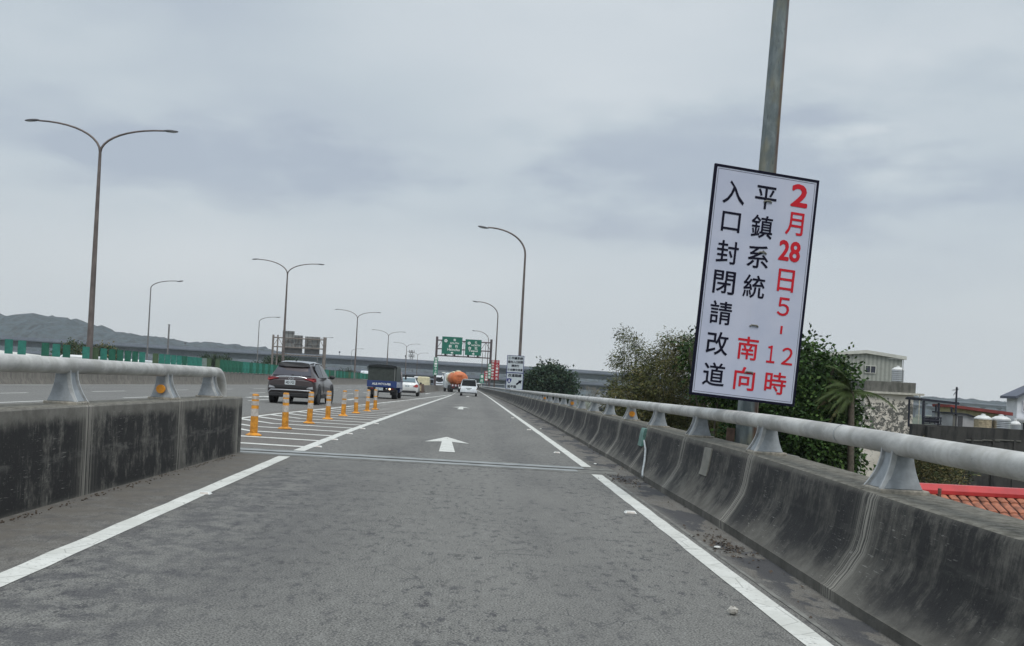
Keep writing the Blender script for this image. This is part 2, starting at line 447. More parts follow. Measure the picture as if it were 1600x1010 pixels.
M['gantry'] = plain('gantry_steel', (.10, .08, .085), .6, .2, .2, 2)
M['gantry_old'] = plain('gantry_beige_steel', (.20, .175, .155), .7, .1, .2, 2)
M['orange'] = plain('bollard_orange', (.58, .245, .022), .55, var=.3, scale=9)
M['orange_red'] = plain('bollard_band_orange', (.60, .20, .05), .5, var=.14, scale=9)
M['band_white'] = plain('bollard_band_grey_white', (.46, .42, .38), .5, var=.25, scale=14)
M['stud'] = plain('stud_white', (.66, .67, .64), .5, var=.15, scale=30)
for nm, c in (('panel_a', (.010, .105, .065)), ('panel_b', (.022, .17, .13)), ('panel_c', (.055, .095, .045)), ('panel_d', (.17, .22, .20))):
    M[nm] = plain('glare_' + nm, c, .5, var=.25, scale=4)
M['grime'] = plain('rust_steel', (.12, .075, .055), .8, var=.4, scale=14)
M['steel_plate'] = plain('cover_plate', (.20, .195, .17), .75, .1, .2, 10, world=True)
M['box_green'] = plain('junction_box_green', (.10, .21, .18), .6, var=.35, scale=18, world=True)
M['conduit'] = plain('conduit_pale', (.36, .39, .40), .5, var=.2, scale=12, world=True)

def paintcar(name, c, metal=.3, rough=.28, coat=.6):
    k = N(name); n = k.noise(k.pos((1, 1, 1), False), 3, 3)
    m = k.done(k.mix(k.rng(n, .3, .7), tuple(v * .93 for v in c), tuple(v * 1.07 for v in c)), rough, metal)
    k.b.inputs['Coat Weight'].default_value = coat; k.b.inputs['Coat Roughness'].default_value = .08
    return m
M['suv'] = paintcar('suv_brown_grey', (.060, .046, .048), .45, .3, .5)
M['suv_roof'] = paintcar('suv_roof', (.30, .31, .33), .6, .25)
M['car_white'] = paintcar('car_white', (.70, .71, .70), 0, .35)
M['van_white'] = paintcar('van_white', (.78, .82, .86), 0, .35)
M['truck_blue'] = paintcar('truck_blue', (.010, .035, .15), .1, .4)
M['glass'] = N('car_glass').done((.012, .013, .016), .12, 0, spec=.3)
M['glass_rear'] = N('rear_glass').done((.05, .05, .065), .2, 0, spec=.5)
M['glass_sedan'] = N('sedan_glass').done((.09, .14, .165), .15, 0, spec=.6)
M['trim'] = plain('black_trim', (.018, .018, .02), .55, var=.1)
M['tyre'] = plain('tyre', (.016, .016, .018), .85, var=.2, scale=20)
M['rim'] = plain('alloy_rim', (.30, .31, .32), .3, .8, .1)
M['chrome'] = N('chrome').done((.75, .76, .78), .18, 1)
M['silver'] = plain('silver_trim', (.42, .43, .45), .35, .6, .08)
M['tail'] = N('tail_lamp').done((.17, .012, .018), .15, 0)
M['tail2'] = N('tail_lamp_bright').done((.38, .05, .045), .2, 0)
M['plate'] = plain('number_plate', (.62, .68, .70), .5, var=.05)
M['tarp'] = plain('canvas_dark', (.043, .052, .048), .9, var=.25, scale=5)
M['tarp_edge'] = plain('canvas_edge', (.018, .022, .024), .9, var=.2, scale=5)
k = N('lit_lamp'); k.b.inputs['Emission Color'].default_value = (1, .74, .45, 1); k.b.inputs['Emission Strength'].default_value = 2.2
M['lit'] = k.done((.8, .5, .3), .3)
M['tank'] = plain('tank_orange', (.56, .155, .05), .5, var=.22, scale=1.6)
M['tank_cream'] = plain('tank_cream', (.62, .57, .38), .5, var=.15, scale=2)
M['hazard'] = striped('hazard_stripes', (.60, .55, .57), (.12, .015, .03), 0, .42, .45)
M['leaf_d'] = plain('leaf_dark', (.026, .050, .018), .65, var=.35, scale=3, spec=.12)
M['leaf_m'] = plain('leaf_mid', (.042, .085, .022), .6, var=.3, scale=3, spec=.12)
M['leaf_l'] = plain('leaf_light', (.068, .115, .030), .6, var=.3, scale=3, spec=.12)
M['bam_d'] = plain('bamboo_dark', (.068, .075, .032), .7, var=.3, scale=3, spec=.12)
M['bam_m'] = plain('bamboo_mid', (.105, .112, .040), .7, var=.3, scale=3, spec=.12)
M['bam_l'] = plain('bamboo_dry', (.155, .135, .058), .75, var=.3, scale=3, spec=.12)
M['pine'] = plain('leaf_bluegreen', (.028, .052, .034), .7, var=.35, scale=1, spec=.12)
M['pine_m'] = plain('leaf_bluegreen_mid', (.045, .078, .048), .7, var=.35, scale=1, spec=.12)
M['bush'] = plain('leaf_olive', (.055, .075, .033), .7, var=.35, scale=1, spec=.12)
M['bark'] = plain('bark', (.10, .085, .065), .9, var=.35, scale=12)
M['bark_pale'] = plain('bark_pale', (.26, .24, .21), .9, var=.25, scale=12)
M['frond'] = plain('palm_frond', (.055, .08, .026), .6, var=.3, scale=4, spec=.12)
M['frond_d'] = plain('palm_frond_dry', (.16, .135, .07), .7, var=.3, scale=4, spec=.12)
M['hill'] = plain('hill_forest', (.024, .036, .042), .95, var=.85, scale=.12, world=True)
M['ground'] = plain('field', (.07, .085, .05), .95, var=.5, scale=.05, world=True)
M['peel'] = peeling()
M['ledge'] = plain('pale_ledge', (.48, .46, .40), .85, var=.2, scale=5)
M['corrug'] = striped('corrugated_cream', (.36, .37, .33), (.27, .28, .25), 0, .35, .5, .6)
M['corrug_y'] = striped('corrugated_yellow', (.50, .46, .27), (.42, .38, .22), 0, .45, .5, .6)
M['trimcream'] = plain('cream_trim', (.52, .52, .47), .6, var=.12, scale=2)
M['steel_tank'] = N('stainless').done((.55, .56, .57), .28, 1)
M['steel_tank_top'] = plain('tank_lid', (.60, .60, .58), .5, .2, .1)
M['tank_tan'] = plain('tank_rusty_tan', (.40, .33, .22), .6, .2, .3)
M['darksteel'] = plain('dark_steel', (.02, .022, .035), .6, .2, .2)
M['roofred'] = plain('red_metal_roof', (.20, .035, .03), .6, var=.2, scale=2)
M['ridge'] = plain('red_ridge_cap', (.42, .025, .025), .4, var=.15, scale=2)
M['tile'] = plain('terracotta_tile', (.31, .115, .065), .8, var=.45, scale=4)
M['tile_gap'] = plain('tile_groove', (.07, .025, .018), .9, var=.2, scale=4)
M['hutgrey'] = plain('hut_pale', (.42, .42, .43), .8, var=.12, scale=2)
M['hutdoor'] = plain('hut_door', (.07, .07, .075), .7, var=.2)
M['housewhite'] = plain('white_render', (.62, .63, .66), .8, var=.1, scale=2)
M['roofslate'] = plain('slate_roof', (.09, .10, .13), .7, var=.2, scale=2)
M['winblue'] = N('window_dark').done((.03, .035, .05), .15, 0)
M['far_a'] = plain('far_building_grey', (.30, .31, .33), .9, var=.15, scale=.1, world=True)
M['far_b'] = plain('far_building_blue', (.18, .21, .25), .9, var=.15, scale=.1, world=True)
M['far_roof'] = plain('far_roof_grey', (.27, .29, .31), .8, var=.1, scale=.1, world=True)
M['pebble'] = plain('pale_stone', (.42, .40, .36), .9, var=.25, scale=25, world=True)
M['debris'] = plain('dry_leaf', (.075, .055, .04), .9, var=.4, scale=30, world=True)

# ------------------------------------------------------------------ writing
_tc = {}
def text_mesh(s, bold=0.0, italic=0.0):
    key = (s, bold)
    if key in _tc: return _tc[key]
    cu = bpy.data.curves.new('t', 'FONT'); cu.body = s; cu.size = 1; cu.resolution_u = 3; cu.offset = bold; cu.fill_mode = 'FRONT'
    cu.align_x = 'LEFT'
    o = bpy.data.objects.new('t', cu); COL.objects.link(o)
    dg = bpy.context.evaluated_depsgraph_get(); dg.update()
    me = bpy.data.meshes.new_from_object(o.evaluated_get(dg))
    vs = [v.co.copy() for v in me.vertices]; fs = [tuple(p.vertices) for p in me.polygons]
    bpy.data.objects.remove(o); bpy.data.meshes.remove(me); bpy.data.curves.remove(cu)
    if vs:
        x0 = min(v.x for v in vs); x1 = max(v.x for v in vs); y0 = min(v.y for v in vs); y1 = max(v.y for v in vs)
    else: x0 = x1 = y0 = y1 = 0
    _tc[key] = (vs, fs, x0, x1, y0, y1)
    return _tc[key]
def write(mb, s, cx, cz, w_=None, h_=None, y=0., bold=.0, mi=0):
    """fit text s centred at (cx, cz) in the x-z plane facing -y"""
    vs, fs, x0, x1, y0, y1 = text_mesh(s, 0)
    if not vs: return
    sx = (w_ / (x1 - x0)) if w_ else (h_ / (y1 - y0)); sz = (h_ / (y1 - y0)) if h_ else sx
    if bold:
        # heavier strokes: the glyph is laid down again, nudged in eight directions, each sheet a hair above the last
        sz0 = (h_ or w_) * bold; kk = 8 if bold > .016 else 6
        for i in range(kk):
            a = 2 * PI * i / kk; ox, oz = sz0 * math.cos(a), sz0 * math.sin(a); yy = y - .00012 * (i + 1)
            mb.add([(cx + ox + (v.x - (x0 + x1) / 2) * sx, yy, cz + oz + (v.y - (y0 + y1) / 2) * sz) for v in vs], fs, mi)
    mb.add([(cx + (v.x - (x0 + x1) / 2) * sx, y, cz + (v.y - (y0 + y1) / 2) * sz) for v in vs], fs, mi)

# ------------------------------------------------------------------ ground, hills
mb = MB(); mb.add([(-6000, -300, -7), (6000, -300, -7), (6000, 9000, -7), (-6000, 9000, -7)], [(0, 1, 2, 3)])
tag(mb.build('ground', M['ground']), kind='structure')

sky_pts = [(-1500, 58), (-1050, 62), (-900, 70), (-800, 66), (-748, 70), (-725, 65), (-693, 71.5), (-665, 69), (-635, 70), (-600, 62), (-560, 51), (-520, 48.5), (-490, 46), (-440, 42), (-400, 43), (-360, 39.5),
           (-300, 35), (-240, 28), (-140, 25), (-60, 25), (50, 24), (300, 20), (600, 17), (760, 19), (860, 17), (1100, 22), (1800, 26)]
mb = MB(); xs = [-1500 + 6 * i for i in range(551)]; ys = [1300 + 25 * j for j in range(24)]
for y in ys:
    t = (y - 1300) / 200
    prof = math.sin(min(t, 1) * PI / 2) ** .8 if t < 1 else max(.0, 1 - ((y - 1500) / 380) ** 2) 
    for x in xs:
        h = lerp_poly(sky_pts, x * 1500 / max(y, 1500) if y > 1500 else x)
        h2 = h * prof
        nz_ = noise.noise(Vector((x * .045, y * .05, 3))) * 3.2 + noise.noise(Vector((x * .13, y * .1, 9))) * 6.5 + noise.noise(Vector((x * .012, y * .012, 1))) * 3
        mb.v.append((x, y, -7 + max(0, h2 + 7 + nz_ * min(1, h / 22) if prof > 0.02 else 0)))
nx = len(xs)
for j in range(len(ys) - 1):
    for i in range(nx - 1):
        mb.f.append([j * nx + i, j * nx + i + 1, (j + 1) * nx + i + 1, (j + 1) * nx + i]); mb.m.append(0)
tag(mb.build('hills', M['hill']), kind='structure')

# ------------------------------------------------------------------ road deck
R_FOOT = [(-4, 2.24), (5, 2.26), (10, 2.37), (18, 2.50), (33, 2.60), (60, 2.55), (90, 2.25), (140, 1.45), (200, .7), (300, -.6), (420, -2.2)]
R_LINE = [(-4, 1.78), (5, 1.80), (15, 1.84), (26, 1.79), (50, 1.66), (90, 1.45), (114, 1.30), (160, .9), (220, .2), (420, -2.6)]
L_LINE = [(-4, -2.50), (5, -2.55), (14.2, -2.77), (22, -2.84), (41, -2.76), (86, -2.42), (100, -2.40), (220, -3.0), (420, -5)]
G_LINE = [(15, -6.45), (25, -6.12), (29, -6.0), (35, -5.66), (43, -5.18), (62, -4.18), (86, -3.15), (100, -2.62)]
MED = [(-4, -23.3), (57, -23.0), (111, -22.4), (174, -22.0), (236, -22.0), (300, -22.1), (420, -23.5)]
ysr = span(-4, 420, 1, 1.08, 10)
mb = MB()
for i, y in enumerate(ysr):
    mb.v += [(lerp_poly(MED, y) - 24, y, 0), (lerp_poly(R_FOOT, y) + .02, y, 0), (lerp_poly(R_FOOT, y) + .02, y, -1.2), (lerp_poly(MED, y) - 24, y, -1.2)]
for i in range(len(ysr) - 1):
    for k_ in range(4):
        mb.f.append([i * 4 + k_, i * 4 + (k_ + 1) % 4, i * 4 + 4 + (k_ + 1) % 4, i * 4 + 4 + k_]); mb.m.append(0)
road = tag(mb.build('road', M['asphalt']), kind='structure')
def strip(mb, fn, y0, y1, w_, z=.004, w2=None, step=2.0):
    ys_ = [y0 + (y1 - y0) * i / max(1, int((y1 - y0) / step)) for i in range(max(1, int((y1 - y0) / step)) + 1)]
    o = len(mb.v)
    jr = random.Random(int(y0 * 7 + w_ * 100))
    for y in ys_:
        c = fn(y); a, b = jr.uniform(-.006, .006), jr.uniform(-.006, .006)
        mb.v += [(c - w_ / 2 + a, y, z), (c + w_ / 2 + b, y, z)]
    for i in range(len(ys_) - 1):
        mb.f.append([o + 2 * i, o + 2 * i + 1, o + 2 * i + 3, o + 2 * i + 2]); mb.m.append(0)
JY0, JY1 = 14.35, 15.55
mb = MB()
strip(mb, lambda y: lerp_poly(R_LINE, y), -4, JY0 - .35, .15, step=.4); strip(mb, lambda y: lerp_poly(R_LINE, y), JY1 - .25, 420, .15, step=1.5)
mb.build('edge_line', M['paint'], road)
mb = MB()
strip(mb, lambda y: lerp_poly(L_LINE, y), -4, JY0 - .1, .17, step=.4); strip(mb, lambda y: lerp_poly(L_LINE, y), JY1 - .1, 100, .18, step=1.)
mb.build('edge_line', M['paint'], road)
mb = MB(); strip(mb, lambda y: lerp_poly(G_LINE, y), 15.5, 100, .16, step=1.); mb.build('gore_line', M['paint'], road)
mb = MB(); strip(mb, lambda y: lerp_poly(R_LINE, y) + .14, -4, 14.2, .035, step=.3); mb.build('edge_line', M['joint_mortar'], road)
# gore chevrons: bars rising to the left, bending back at a ridge line
mb = MB(); y = 16.2; kbar = 0
while y < 92:
    xr = lerp_poly(L_LINE, y); xl = lerp_poly(G_LINE, y)
    if xr - xl < .5: break
    wid = xr - xl - .16
    pk = .62      # ridge position, fraction of width from right
    x1 = xr - .08; x2 = xr - .08 - wid * pk; x3 = xl + .08
    dy1 = wid * pk * .10; dy2 = wid * (1 - pk) * 1.15
    if kbar < 3: x2 = xr - .08 - wid * .52; dy2 = wid * .48 * 1.3
    t = .26
    y3 = y + dy1 + dy2; x3 = lerp_poly(G_LINE, y3) + .08
    mb.add([(x1, y, .005), (x1, y + t, .005), (x2, y + dy1, .005), (x2, y + dy1 + t, .005), (x3, y3, .005), (x3, y3 + t * 1.7, .005)], [(0, 1, 3, 2), (2, 3, 5, 4)])
    y += 1.72 if y < 40 else 2.0; kbar += 1
mb.build('chevron_marking', M['paint'], road)
# arrows
def arrow(cx, y0, L=4.9, w_=.9, rx=0):
    m_ = MB(); sw = .19; hl = L * .44
    pts = [(-sw * .75, 0), (sw * .75, 0), (sw * .55, L - hl + .3), (w_ / 2, L - hl), (0, L), (-w_ / 2, L - hl), (-sw * .55, L - hl + .3)]
    m_.add([(cx + px + rx * py, y0 + py, .006) for px, py in pts], [(0, 1, 2, 6), (6, 2, 3, 4, 5)])
    return m_.build('arrow_marking', M['paint'], road)
arrow(-.44, 16.95, 4.7, .92, -.03); arrow(-.66, 45.5, 5.5, .9, .0); arrow(-.7, 92, 6, .9); arrow(-4.9, 96, 6, .9); arrow(-10.9, 46, 5, .9); arrow(-6.9, 52, 4.6, .6)
# lane dashes of the main carriageway
for X0, ph in ((-9.6, 3), (-13.1, 8), (-16.7, 4)):
    for y in range(-2 + ph, 330, 10):
        mb = MB(); strip(mb, lambda q: X0 + .0 * q + (lerp_poly(MED, q) + 23) * .6, y, y + 4, .14, step=2)
        mb.build('lane_dash', M['paint'], road)
for xo in (-27.5, -31, -34.5):
    mb = MB(); strip(mb, lambda q: xo, 10, 300, .12, step=8); mb.build('lane_line', M['paint'], road)
mb = MB(); strip(mb, lambda q: lerp_poly(MED, q) + 1.0, -4, 400, .15, step=5); mb.build('edge_line', M['paint'], road)
for y in range(104, 300, 10):
    mb = MB(); strip(mb, lambda q: lerp_poly(L_LINE, q), y, y + 4, .14, step=2); mb.build('lane_dash', M['paint'], road)
# expansion joint
mb = MB()
def jstrip(mb, y0, y1, x0, x1, z, jit, n=60, sl=-.035):
    o = len(mb.v); jr = random.Random(int(y0 * 100))
    for i in range(n + 1):
        x = x0 + (x1 - x0) * i / n
        mb.v += [(x, y0 + sl * (x - x0) + jr.uniform(-jit, jit), z), (x, y1 + sl * (x - x0) + jr.uniform(-jit, jit), z)]
    for i in range(n):
        mb.f.append([o + 2 * i, o + 2 * i + 2, o + 2 * i + 3, o + 2 * i + 1]); mb.m.append(0)
jstrip(mb, 14.45, 15.62, -6.2, 2.2, .003, .03)
mb.build('expansion_joint', M['joint_mortar'], road)
mb = MB(); jstrip(mb, 14.58, 14.90, -6.2, 1.6, .007, .02); jstrip(mb, 15.08, 15.44, -6.2, 1.75, .007, .02); mb.build('joint_seal', M['joint'], road)
mb = MB(); jstrip(mb, 14.97, 15.02, -6.2, 2.2, .0075, .008); jstrip(mb, 15.46, 15.49, -6.2, 2.2, .0075, .008); mb.build('joint_gap', M['asphalt_dark'], road)

# ------------------------------------------------------------------ right bridge barrier
def profile_strip(mb, foot, ys_, prof, zoff=None, mi=0):
    rings = [[(foot(y) + px, y, pz + (lerp_poly(zoff, y) * min(1, max(0, pz) / .3) if zoff else 0)) for px, pz in prof] for y in ys_]
    mb.loft(rings, mi)
rb = thing('bridge_barrier', 'mould-stained sloped concrete barrier with round grey pipe rail along the right shoulder', 'barrier', (2.26, 5, 0), group='concrete bridge barriers with pipe rails')
ZOFF = [(-4, -.06), (4.5, -.045), (6.5, -.015), (9.3, .015), (16, .01), (30, -.02), (70, -.06), (420, -.06)]
PROF_R = [(0, -.05), (.0, .07), (.02, .085), (.10, .20), (.175, .33), (.20, .42), (.235, .66), (.25, .695), (.27, .70), (.66, .70), (.68, .685), (.68, -1.1), (0, -1.1)]
ysb = sorted(set(span(-4, 420, .5, 1.06, 8)))
mb = MB(); profile_strip(mb, lambda y: lerp_poly(R_FOOT, y) + .012 * math.sin(y * .9), ysb, PROF_R, ZOFF)
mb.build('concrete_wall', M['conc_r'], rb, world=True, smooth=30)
def railz(y): return 1.005 + lerp_poly(ZOFF, y)
mb = MB(); mb.tube([(lerp_poly(R_FOOT, y) + .43, y, railz(y)) for y in ysb], .072, 20)
mb.build('pipe_rail', M['rail'], rb, world=True, smooth=50)
for y in [6.15 + 2.95 * i + .95 for i in range(-3, 22)]:
    if y < 95:
        mb = MB(); mb.tube([(lerp_poly(R_FOOT, y + d) + .43, y + d, railz(y)) for d in (-.012, .012)], .0755, 20)
        mb.build('rail_sleeve', M['bracket_fin'], rb, world=True, smooth=50)

def bracket_mesh(side=1):
    """cast bracket: web in the x-z plane seen from the road, curved flanges; side=+1 leans towards +x top"""
    mb = MB(); H_ = .235
    # web: tapered plate, wide at foot; local x across barrier, y along road
    # side profile in the y-z plane (as seen from the road): foot .34 long, top .17
    n = 10; rings = []
    for i in range(n + 1):
        t = i / n; z = H_ * t
        ya = -.20 + .11 * (1 - (1 - t) ** 2.2); yb = .10 - .03 * t
        xa = -.02 - .10 * (1 - t) ** 2.4 ; xb = .10 + .05 * (1 - t) ** 1.5
        rings.append([(xa, ya, z), (xb, ya, z), (xb, yb + .06 * (1 - t) ** 2, z), (xa + .0, yb + .06 * (1 - t) ** 2, z)])
    mb.loft(rings)
    return mb
def place_bracket(parent, x, y, z0, mirror=1, refl=False, h=1.0, xs_=1.0):
    # parts in world coordinates
    mb = MB(); rings = []; n = 10; H_ = .255 * h
    for i in range(n + 1):
        t = i / n; z = z0 + .025 + H_ * t
        f = (1 - t) ** 2.0
        ya = y - .085 - .045 * f; yb = y + .075 + .04 * f
        xa = -.040 - .085 * f * xs_; xb = .075 + .05 * f
        rings.append([(x + mirror * xa, ya, z), (x + mirror * xb, ya, z), (x + mirror * xb, yb, z), (x + mirror * xa, yb, z)])
    mb.loft(rings)
    b = mb.build('bracket', M['bracket'], parent, world=True, smooth=25, bevel=.006)
    # raised flanges along the curved near edges
    for yo in (-1, 1):
        m2 = MB(); ring = []
        for i in range(n + 1):
            t = i / n; z = z0 + .025 + H_ * t; f = (1 - t) ** 2.0
            xa = -.040 - .085 * f * xs_; yy = y + yo * (.078 + .040 * f)
            ring.append([(x + mirror * (xa - .022), yy - .010, z), (x + mirror * (xa + .012), yy - .010, z), (x + mirror * (xa + .012), yy + .010, z), (x + mirror * (xa - .022), yy + .010, z)])
        m2.loft(ring); m2.build('flange', M['bracket_fin'], b, world=True, smooth=30)
    m3 = MB(); m3.box(x - .15, x + .16, y - .15, y + .15, z0 - .012, z0 + .025); m3.build('grout_pad', M['pad'], b, world=True, bevel=.01)
    if refl:
        m4 = MB(); n4 = 24; yy = y - .137 if True else y
        for k_ in (0,):
            vs = [(x + .052 * math.cos(2 * PI * i / n4) - mirror * .0, yy - .012, z0 + .125 + .052 * math.sin(2 * PI * i / n4)) for i in range(n4)]
            vs += [(vx, vy + .03, vz) for vx, vy, vz in vs]
            m4.add(vs, [tuple(range(n4)), tuple(range(2 * n4 - 1, n4 - 1, -1))] + [(i, n4 + i, n4 + (i + 1) % n4, (i + 1) % n4) for i in range(n4)])
        r_ = m4.build('reflector', M['reflector'], b, world=True)
for i in range(-3, 60):
    y = 6.15 + 2.95 * i
    place_bracket(rb, lerp_poly(R_FOOT, y) + .43, y, .70 + lerp_poly(ZOFF, y), 1, refl=(i in (4, 8, 12)))
# cover plate and junction box with conduit on its inner face
cp = thing('cover_plate', 'blank grey rectangular metal plate fixed to the face of the right barrier', 'plate', (2.57, 10.3, .45))
def on_face(y, z):
    pr = [(.07, .0), (.085, .02), (.20, .10), (.33, .175), (.42, .20), (.66, .235), (.70, .27)]
    return lerp_poly(R_FOOT, y) + lerp_poly(pr, z) + .012 * math.sin(y * .9)
def face_patch(mb, y0, y1, z0, z1, off=.012, n=5, skew=0):
    rings = []
    for i in range(n + 1):
        z = z0 + (z1 - z0) * i / n
        a = on_face(y0, z) - off; b = on_face(y1, z) - off; s_ = skew * (z - z0)
        rings.append([(a, y0 + s_, z), (b, y1 + s_, z), (b + off * 1.4, y1 + s_, z), (a + off * 1.4, y0 + s_, z)])
    mb.loft(rings)
mb = MB(); face_patch(mb, 10.42, 10.75, .36, .66, .014); mb.build('metal_plate', M['steel_plate'], cp, world=True)
jb = thing('junction_box', 'small weathered green box on the right barrier with a pale conduit running down from it', 'box', (2.6, 14.9, .5))
mb = MB(); face_patch(mb, 14.85, 15.2, .40, .68, .05); mb.build('box_body', M['box_green'], jb, world=True, bevel=.01)
mb = MB(); mb.tube([(on_face(14.75 - .1 * i, .44 - i * .05) - .03, 14.72 - .16 * i, .50 - i * .055) for i in range(9)], .015, 8); mb.build('conduit', M['conduit'], jb, world=True, smooth=50)

# ------------------------------------------------------------------ left barrier end
lb = thing('bridge_barrier', 'short blackened upright concrete wall with curved-end pipe rail left of the ramp', 'barrier', (-3.55, 9, 0), group='concrete bridge barriers with pipe rails')
LX = [(-4, -3.62), (7, -3.57), (14.6, -3.51)]
mb = MB(); prof = [(0, -.10), (-.004, .82), (-.015, .835), (-.03, .84), (-.40, .84), (-.42, .83), (-.46, -.10)]
yl = [-4 + .5 * i for i in range(37)] + [14.56]
mb.loft([[(lerp_poly(LX, y) + px + .008 * math.sin(y * 1.3), y, pz) for px, pz in prof[::-1]] for y in yl])
mb.build('concrete_wall', M['conc_l'], lb, world=True, smooth=30)
rr = [(lerp_poly(LX, y) - .2, y, 1.19) for y in [-4 + .5 * i for i in range(36)] + [13.75]]
for i in range(1, 9):
    a = PI / 2 * i / 8; rr.append((lerp_poly(LX, 14) - .2, 13.75 + .34 * math.sin(a), .85 + .34 * math.cos(a)))
rr.append((lerp_poly(LX, 14) - .2, 14.09, .82))
mb = MB(); mb.tube(rr, .074, 20); mb.build('pipe_rail', M['rail'], lb, world=True, smooth=50)
for y, rf in ((3.4, 0), (6.1, 0), (8.84, 0), (11.55, 1), (13.45, 0)):
    place_bracket(lb, lerp_poly(LX, y) - .2, y, .84, -1, refl=bool(rf), h=1.13, xs_=1.1)

# ------------------------------------------------------------------ median with glare panels
med = thing('median_barrier', 'long grey concrete median barrier topped with green glare panels across the main carriageway', 'barrier', (-23, 57, 0))
ysm = span(20, 420, 2, 1.04, 8)
mb = MB(); profile_strip(mb, lambda y: lerp_poly(MED, y) - .25, ysm, [(.5, 0), (.46, .1), (.36, .35), (.34, 1.02), (.16, 1.02), (.14, .35), (.04, .1), (0, 0)][::-1])
mb.build('concrete_wall', M['conc_med'], med, world=True, smooth=30)
mb = MB(); mb.tube([(lerp_poly(MED, y), y, 1.09) for y in ysm], .05, 8); mb.build('base_rail', M['gantry_old'], med, world=True)
def panel_mesh(mi_mat, ang):
    mb = MB(); n = 6; w2 = .20; rings = []
    for z, ex in ((0, 0), (1.06, 0), (1.10, -.02)):
        ring = []
        for i in range(n + 1):
            t = -1 + 2 * i / n
            ring.append((w2 * t * (1 + ex), -.06 * (1 - t * t), z))
        for i in range(n, -1, -1):
            t = -1 + 2 * i / n
            ring.append((w2 * t * (1 + ex) * .98, -.06 * (1 - t * t) + .02, z))
        rings.append(ring)
    R_ = Matrix.Rotation(ang, 3, 'Z')
    rings = [[tuple(R_ @ Vector(p)) for p in r] for r in rings]
    mb.loft(rings)
    o = mb.build('glare_panel', mi_mat, med, smooth=30)
    return o
pm = [panel_mesh(M['panel_a'], .12), panel_mesh(M['panel_b'], .12), panel_mesh(M['panel_c'], .12), panel_mesh(M['panel_d'], .12)]
wts = [0, 1, 0, 1, 1, 0, 1, 0, 0, 2, 1, 0, 1, 2, 0, 1, 3, 1, 0, 1]
y = 42.0; cnt = 0; tail = MB(); used = set()
prnd = random.Random(3)
while y < 330:
    x = lerp_poly(MED, y); ki = prnd.choice(wts); missing = prnd.random() < .05
    loc = Vector((x, y, 1.10)) - med.location
    if y == 42.0: ki = 0
    if not missing:
        if cnt < 99:
            if ki not in used: o = pm[ki]; used.add(ki)
            else:
                o = pm[ki].copy(); COL.objects.link(o); o.parent = med
            o.location = loc; o.rotation_euler.z = prnd.uniform(-.15, .15); o.rotation_euler.x = prnd.uniform(-.03, .03)
            cnt += 1
        else:
            me = pm[ki].data
            tail.add([v.co + Vector((x, y, 1.10)) for v in me.vertices], [tuple(p.vertices) for p in me.polygons], ki)
    y += 1.32
for i in range(4):
    if i not in used: pm[i].location = Vector((lerp_poly(MED, 40), 40, 1.1)) - med.location
to = tail.build('glare_panel', [M['panel_a'], M['panel_b'], M['panel_c'], M['panel_d']], med, world=True); to['kind'] = 'stuff'

# ------------------------------------------------------------------ divider wall ahead
DW = [(106, -6.0), (140, -5.75), (177, -5.2), (240, -5.0), (420, -8)]
dv = thing('divider_wall', 'low dark concrete divider wall starting behind the white sedan and running under the green signs', 'wall', (-6.0, 106, 0))
mb = MB(); profile_strip(mb, lambda y: lerp_poly(DW, y), span(107, 420, 3, 1.1, 15), [(0, 0), (.08, .25), (.12, .82), (.34, .82), (.38, .25), (.46, 0)][::-1])
mb.build('concrete_wall', M['conc_far'], dv, world=True, smooth=30)
cc = thing('crash_cushion', 'brown and yellow impact cushion at the nose of the dark divider wall', 'cushion', (-6.1, 105, 0))
mb = MB()
for i in range(3): mb.box(-.45 + .06 * (2 - i) / 2, .45 - .06 * (2 - i) / 2, -1.8 + i * .9, -1.0 + i * .9, 0, .95, 0)
mb.build('cushion_cell', M['grime'], cc, bevel=.04)
mb = MB(); mb.box(-.3, .3, -1.84, -1.805, .2, .8); mb.build('marker', M['tank_tan'], cc)

# ------------------------------------------------------------------ lamps
def arc(x0, z0, dx, dz, n=10):
    # leaves vertically from (x0,z0), flattens out to (x0+dx, z0+dz)
    pts = []
    for i in range(1, n + 1):
        t = i / n; a = t * PI / 2
        sx = 1 - math.cos(a); sz = math.sin(a)
        q = .45
        pts.append((x0 + dx * (q * sx + (1 - q) * t ** 1.7), 0, z0 + dz * (sz ** .9)))
    return pts
def lamp_head(parent, x, z, sgn, tilt, big=1.0):
    Mx = Matrix.Rotation(tilt, 3, 'Y')
    mb = MB(); mb.ell((x + sgn * .38 * big, 0, z), (.46 * big, .15, .085), 16, 8, 0, Mx)
    h = mb.build('lamp_head', M['lamp_head'], parent, smooth=60)
    m2 = MB(); m2.ell((x + sgn * .45 * big, 0, z - .045), (.30 * big, .12, .055), 14, 6, 0, Mx); m2.build('lens', M['lamp_glass'], h, smooth=60)
def double_lamp(loc, label, sz=1):
    t = thing('street_lamp', label, 'street lamp', loc, 0, 'double-arm lamps on the median')
    mb = MB(); mb.tube([(0, 0, 0), (0, 0, 6), (0, 0, 13.75)], [.19, .15, .085], 12); mb.build('pole', M['pole'], t, smooth=50)
    mb = MB(); mb.box(-.28, .28, -.28, .28, 0, .04); mb.tube([(0, 0, .04), (0, 0, .5)], [.24, .2], 12); mb.build('base', M['pole'], t)
    for s_, dx, dz in ((-1, 3.75, 1.85), (1, 3.75, 1.62)):
        mb = MB(); p0 = [(0, 0, 13.3), (0, 0, 13.75)] + arc(0, 13.75, s_ * dx, dz); mb.tube(p0, [.08, .078] + [.072 - .002 * i for i in range(10)], 10)
        mb.build('arm', M['pole'], t, smooth=50)
        lamp_head(t, s_ * dx, 13.75 + dz, s_, .06 * s_ - .04)
    return t
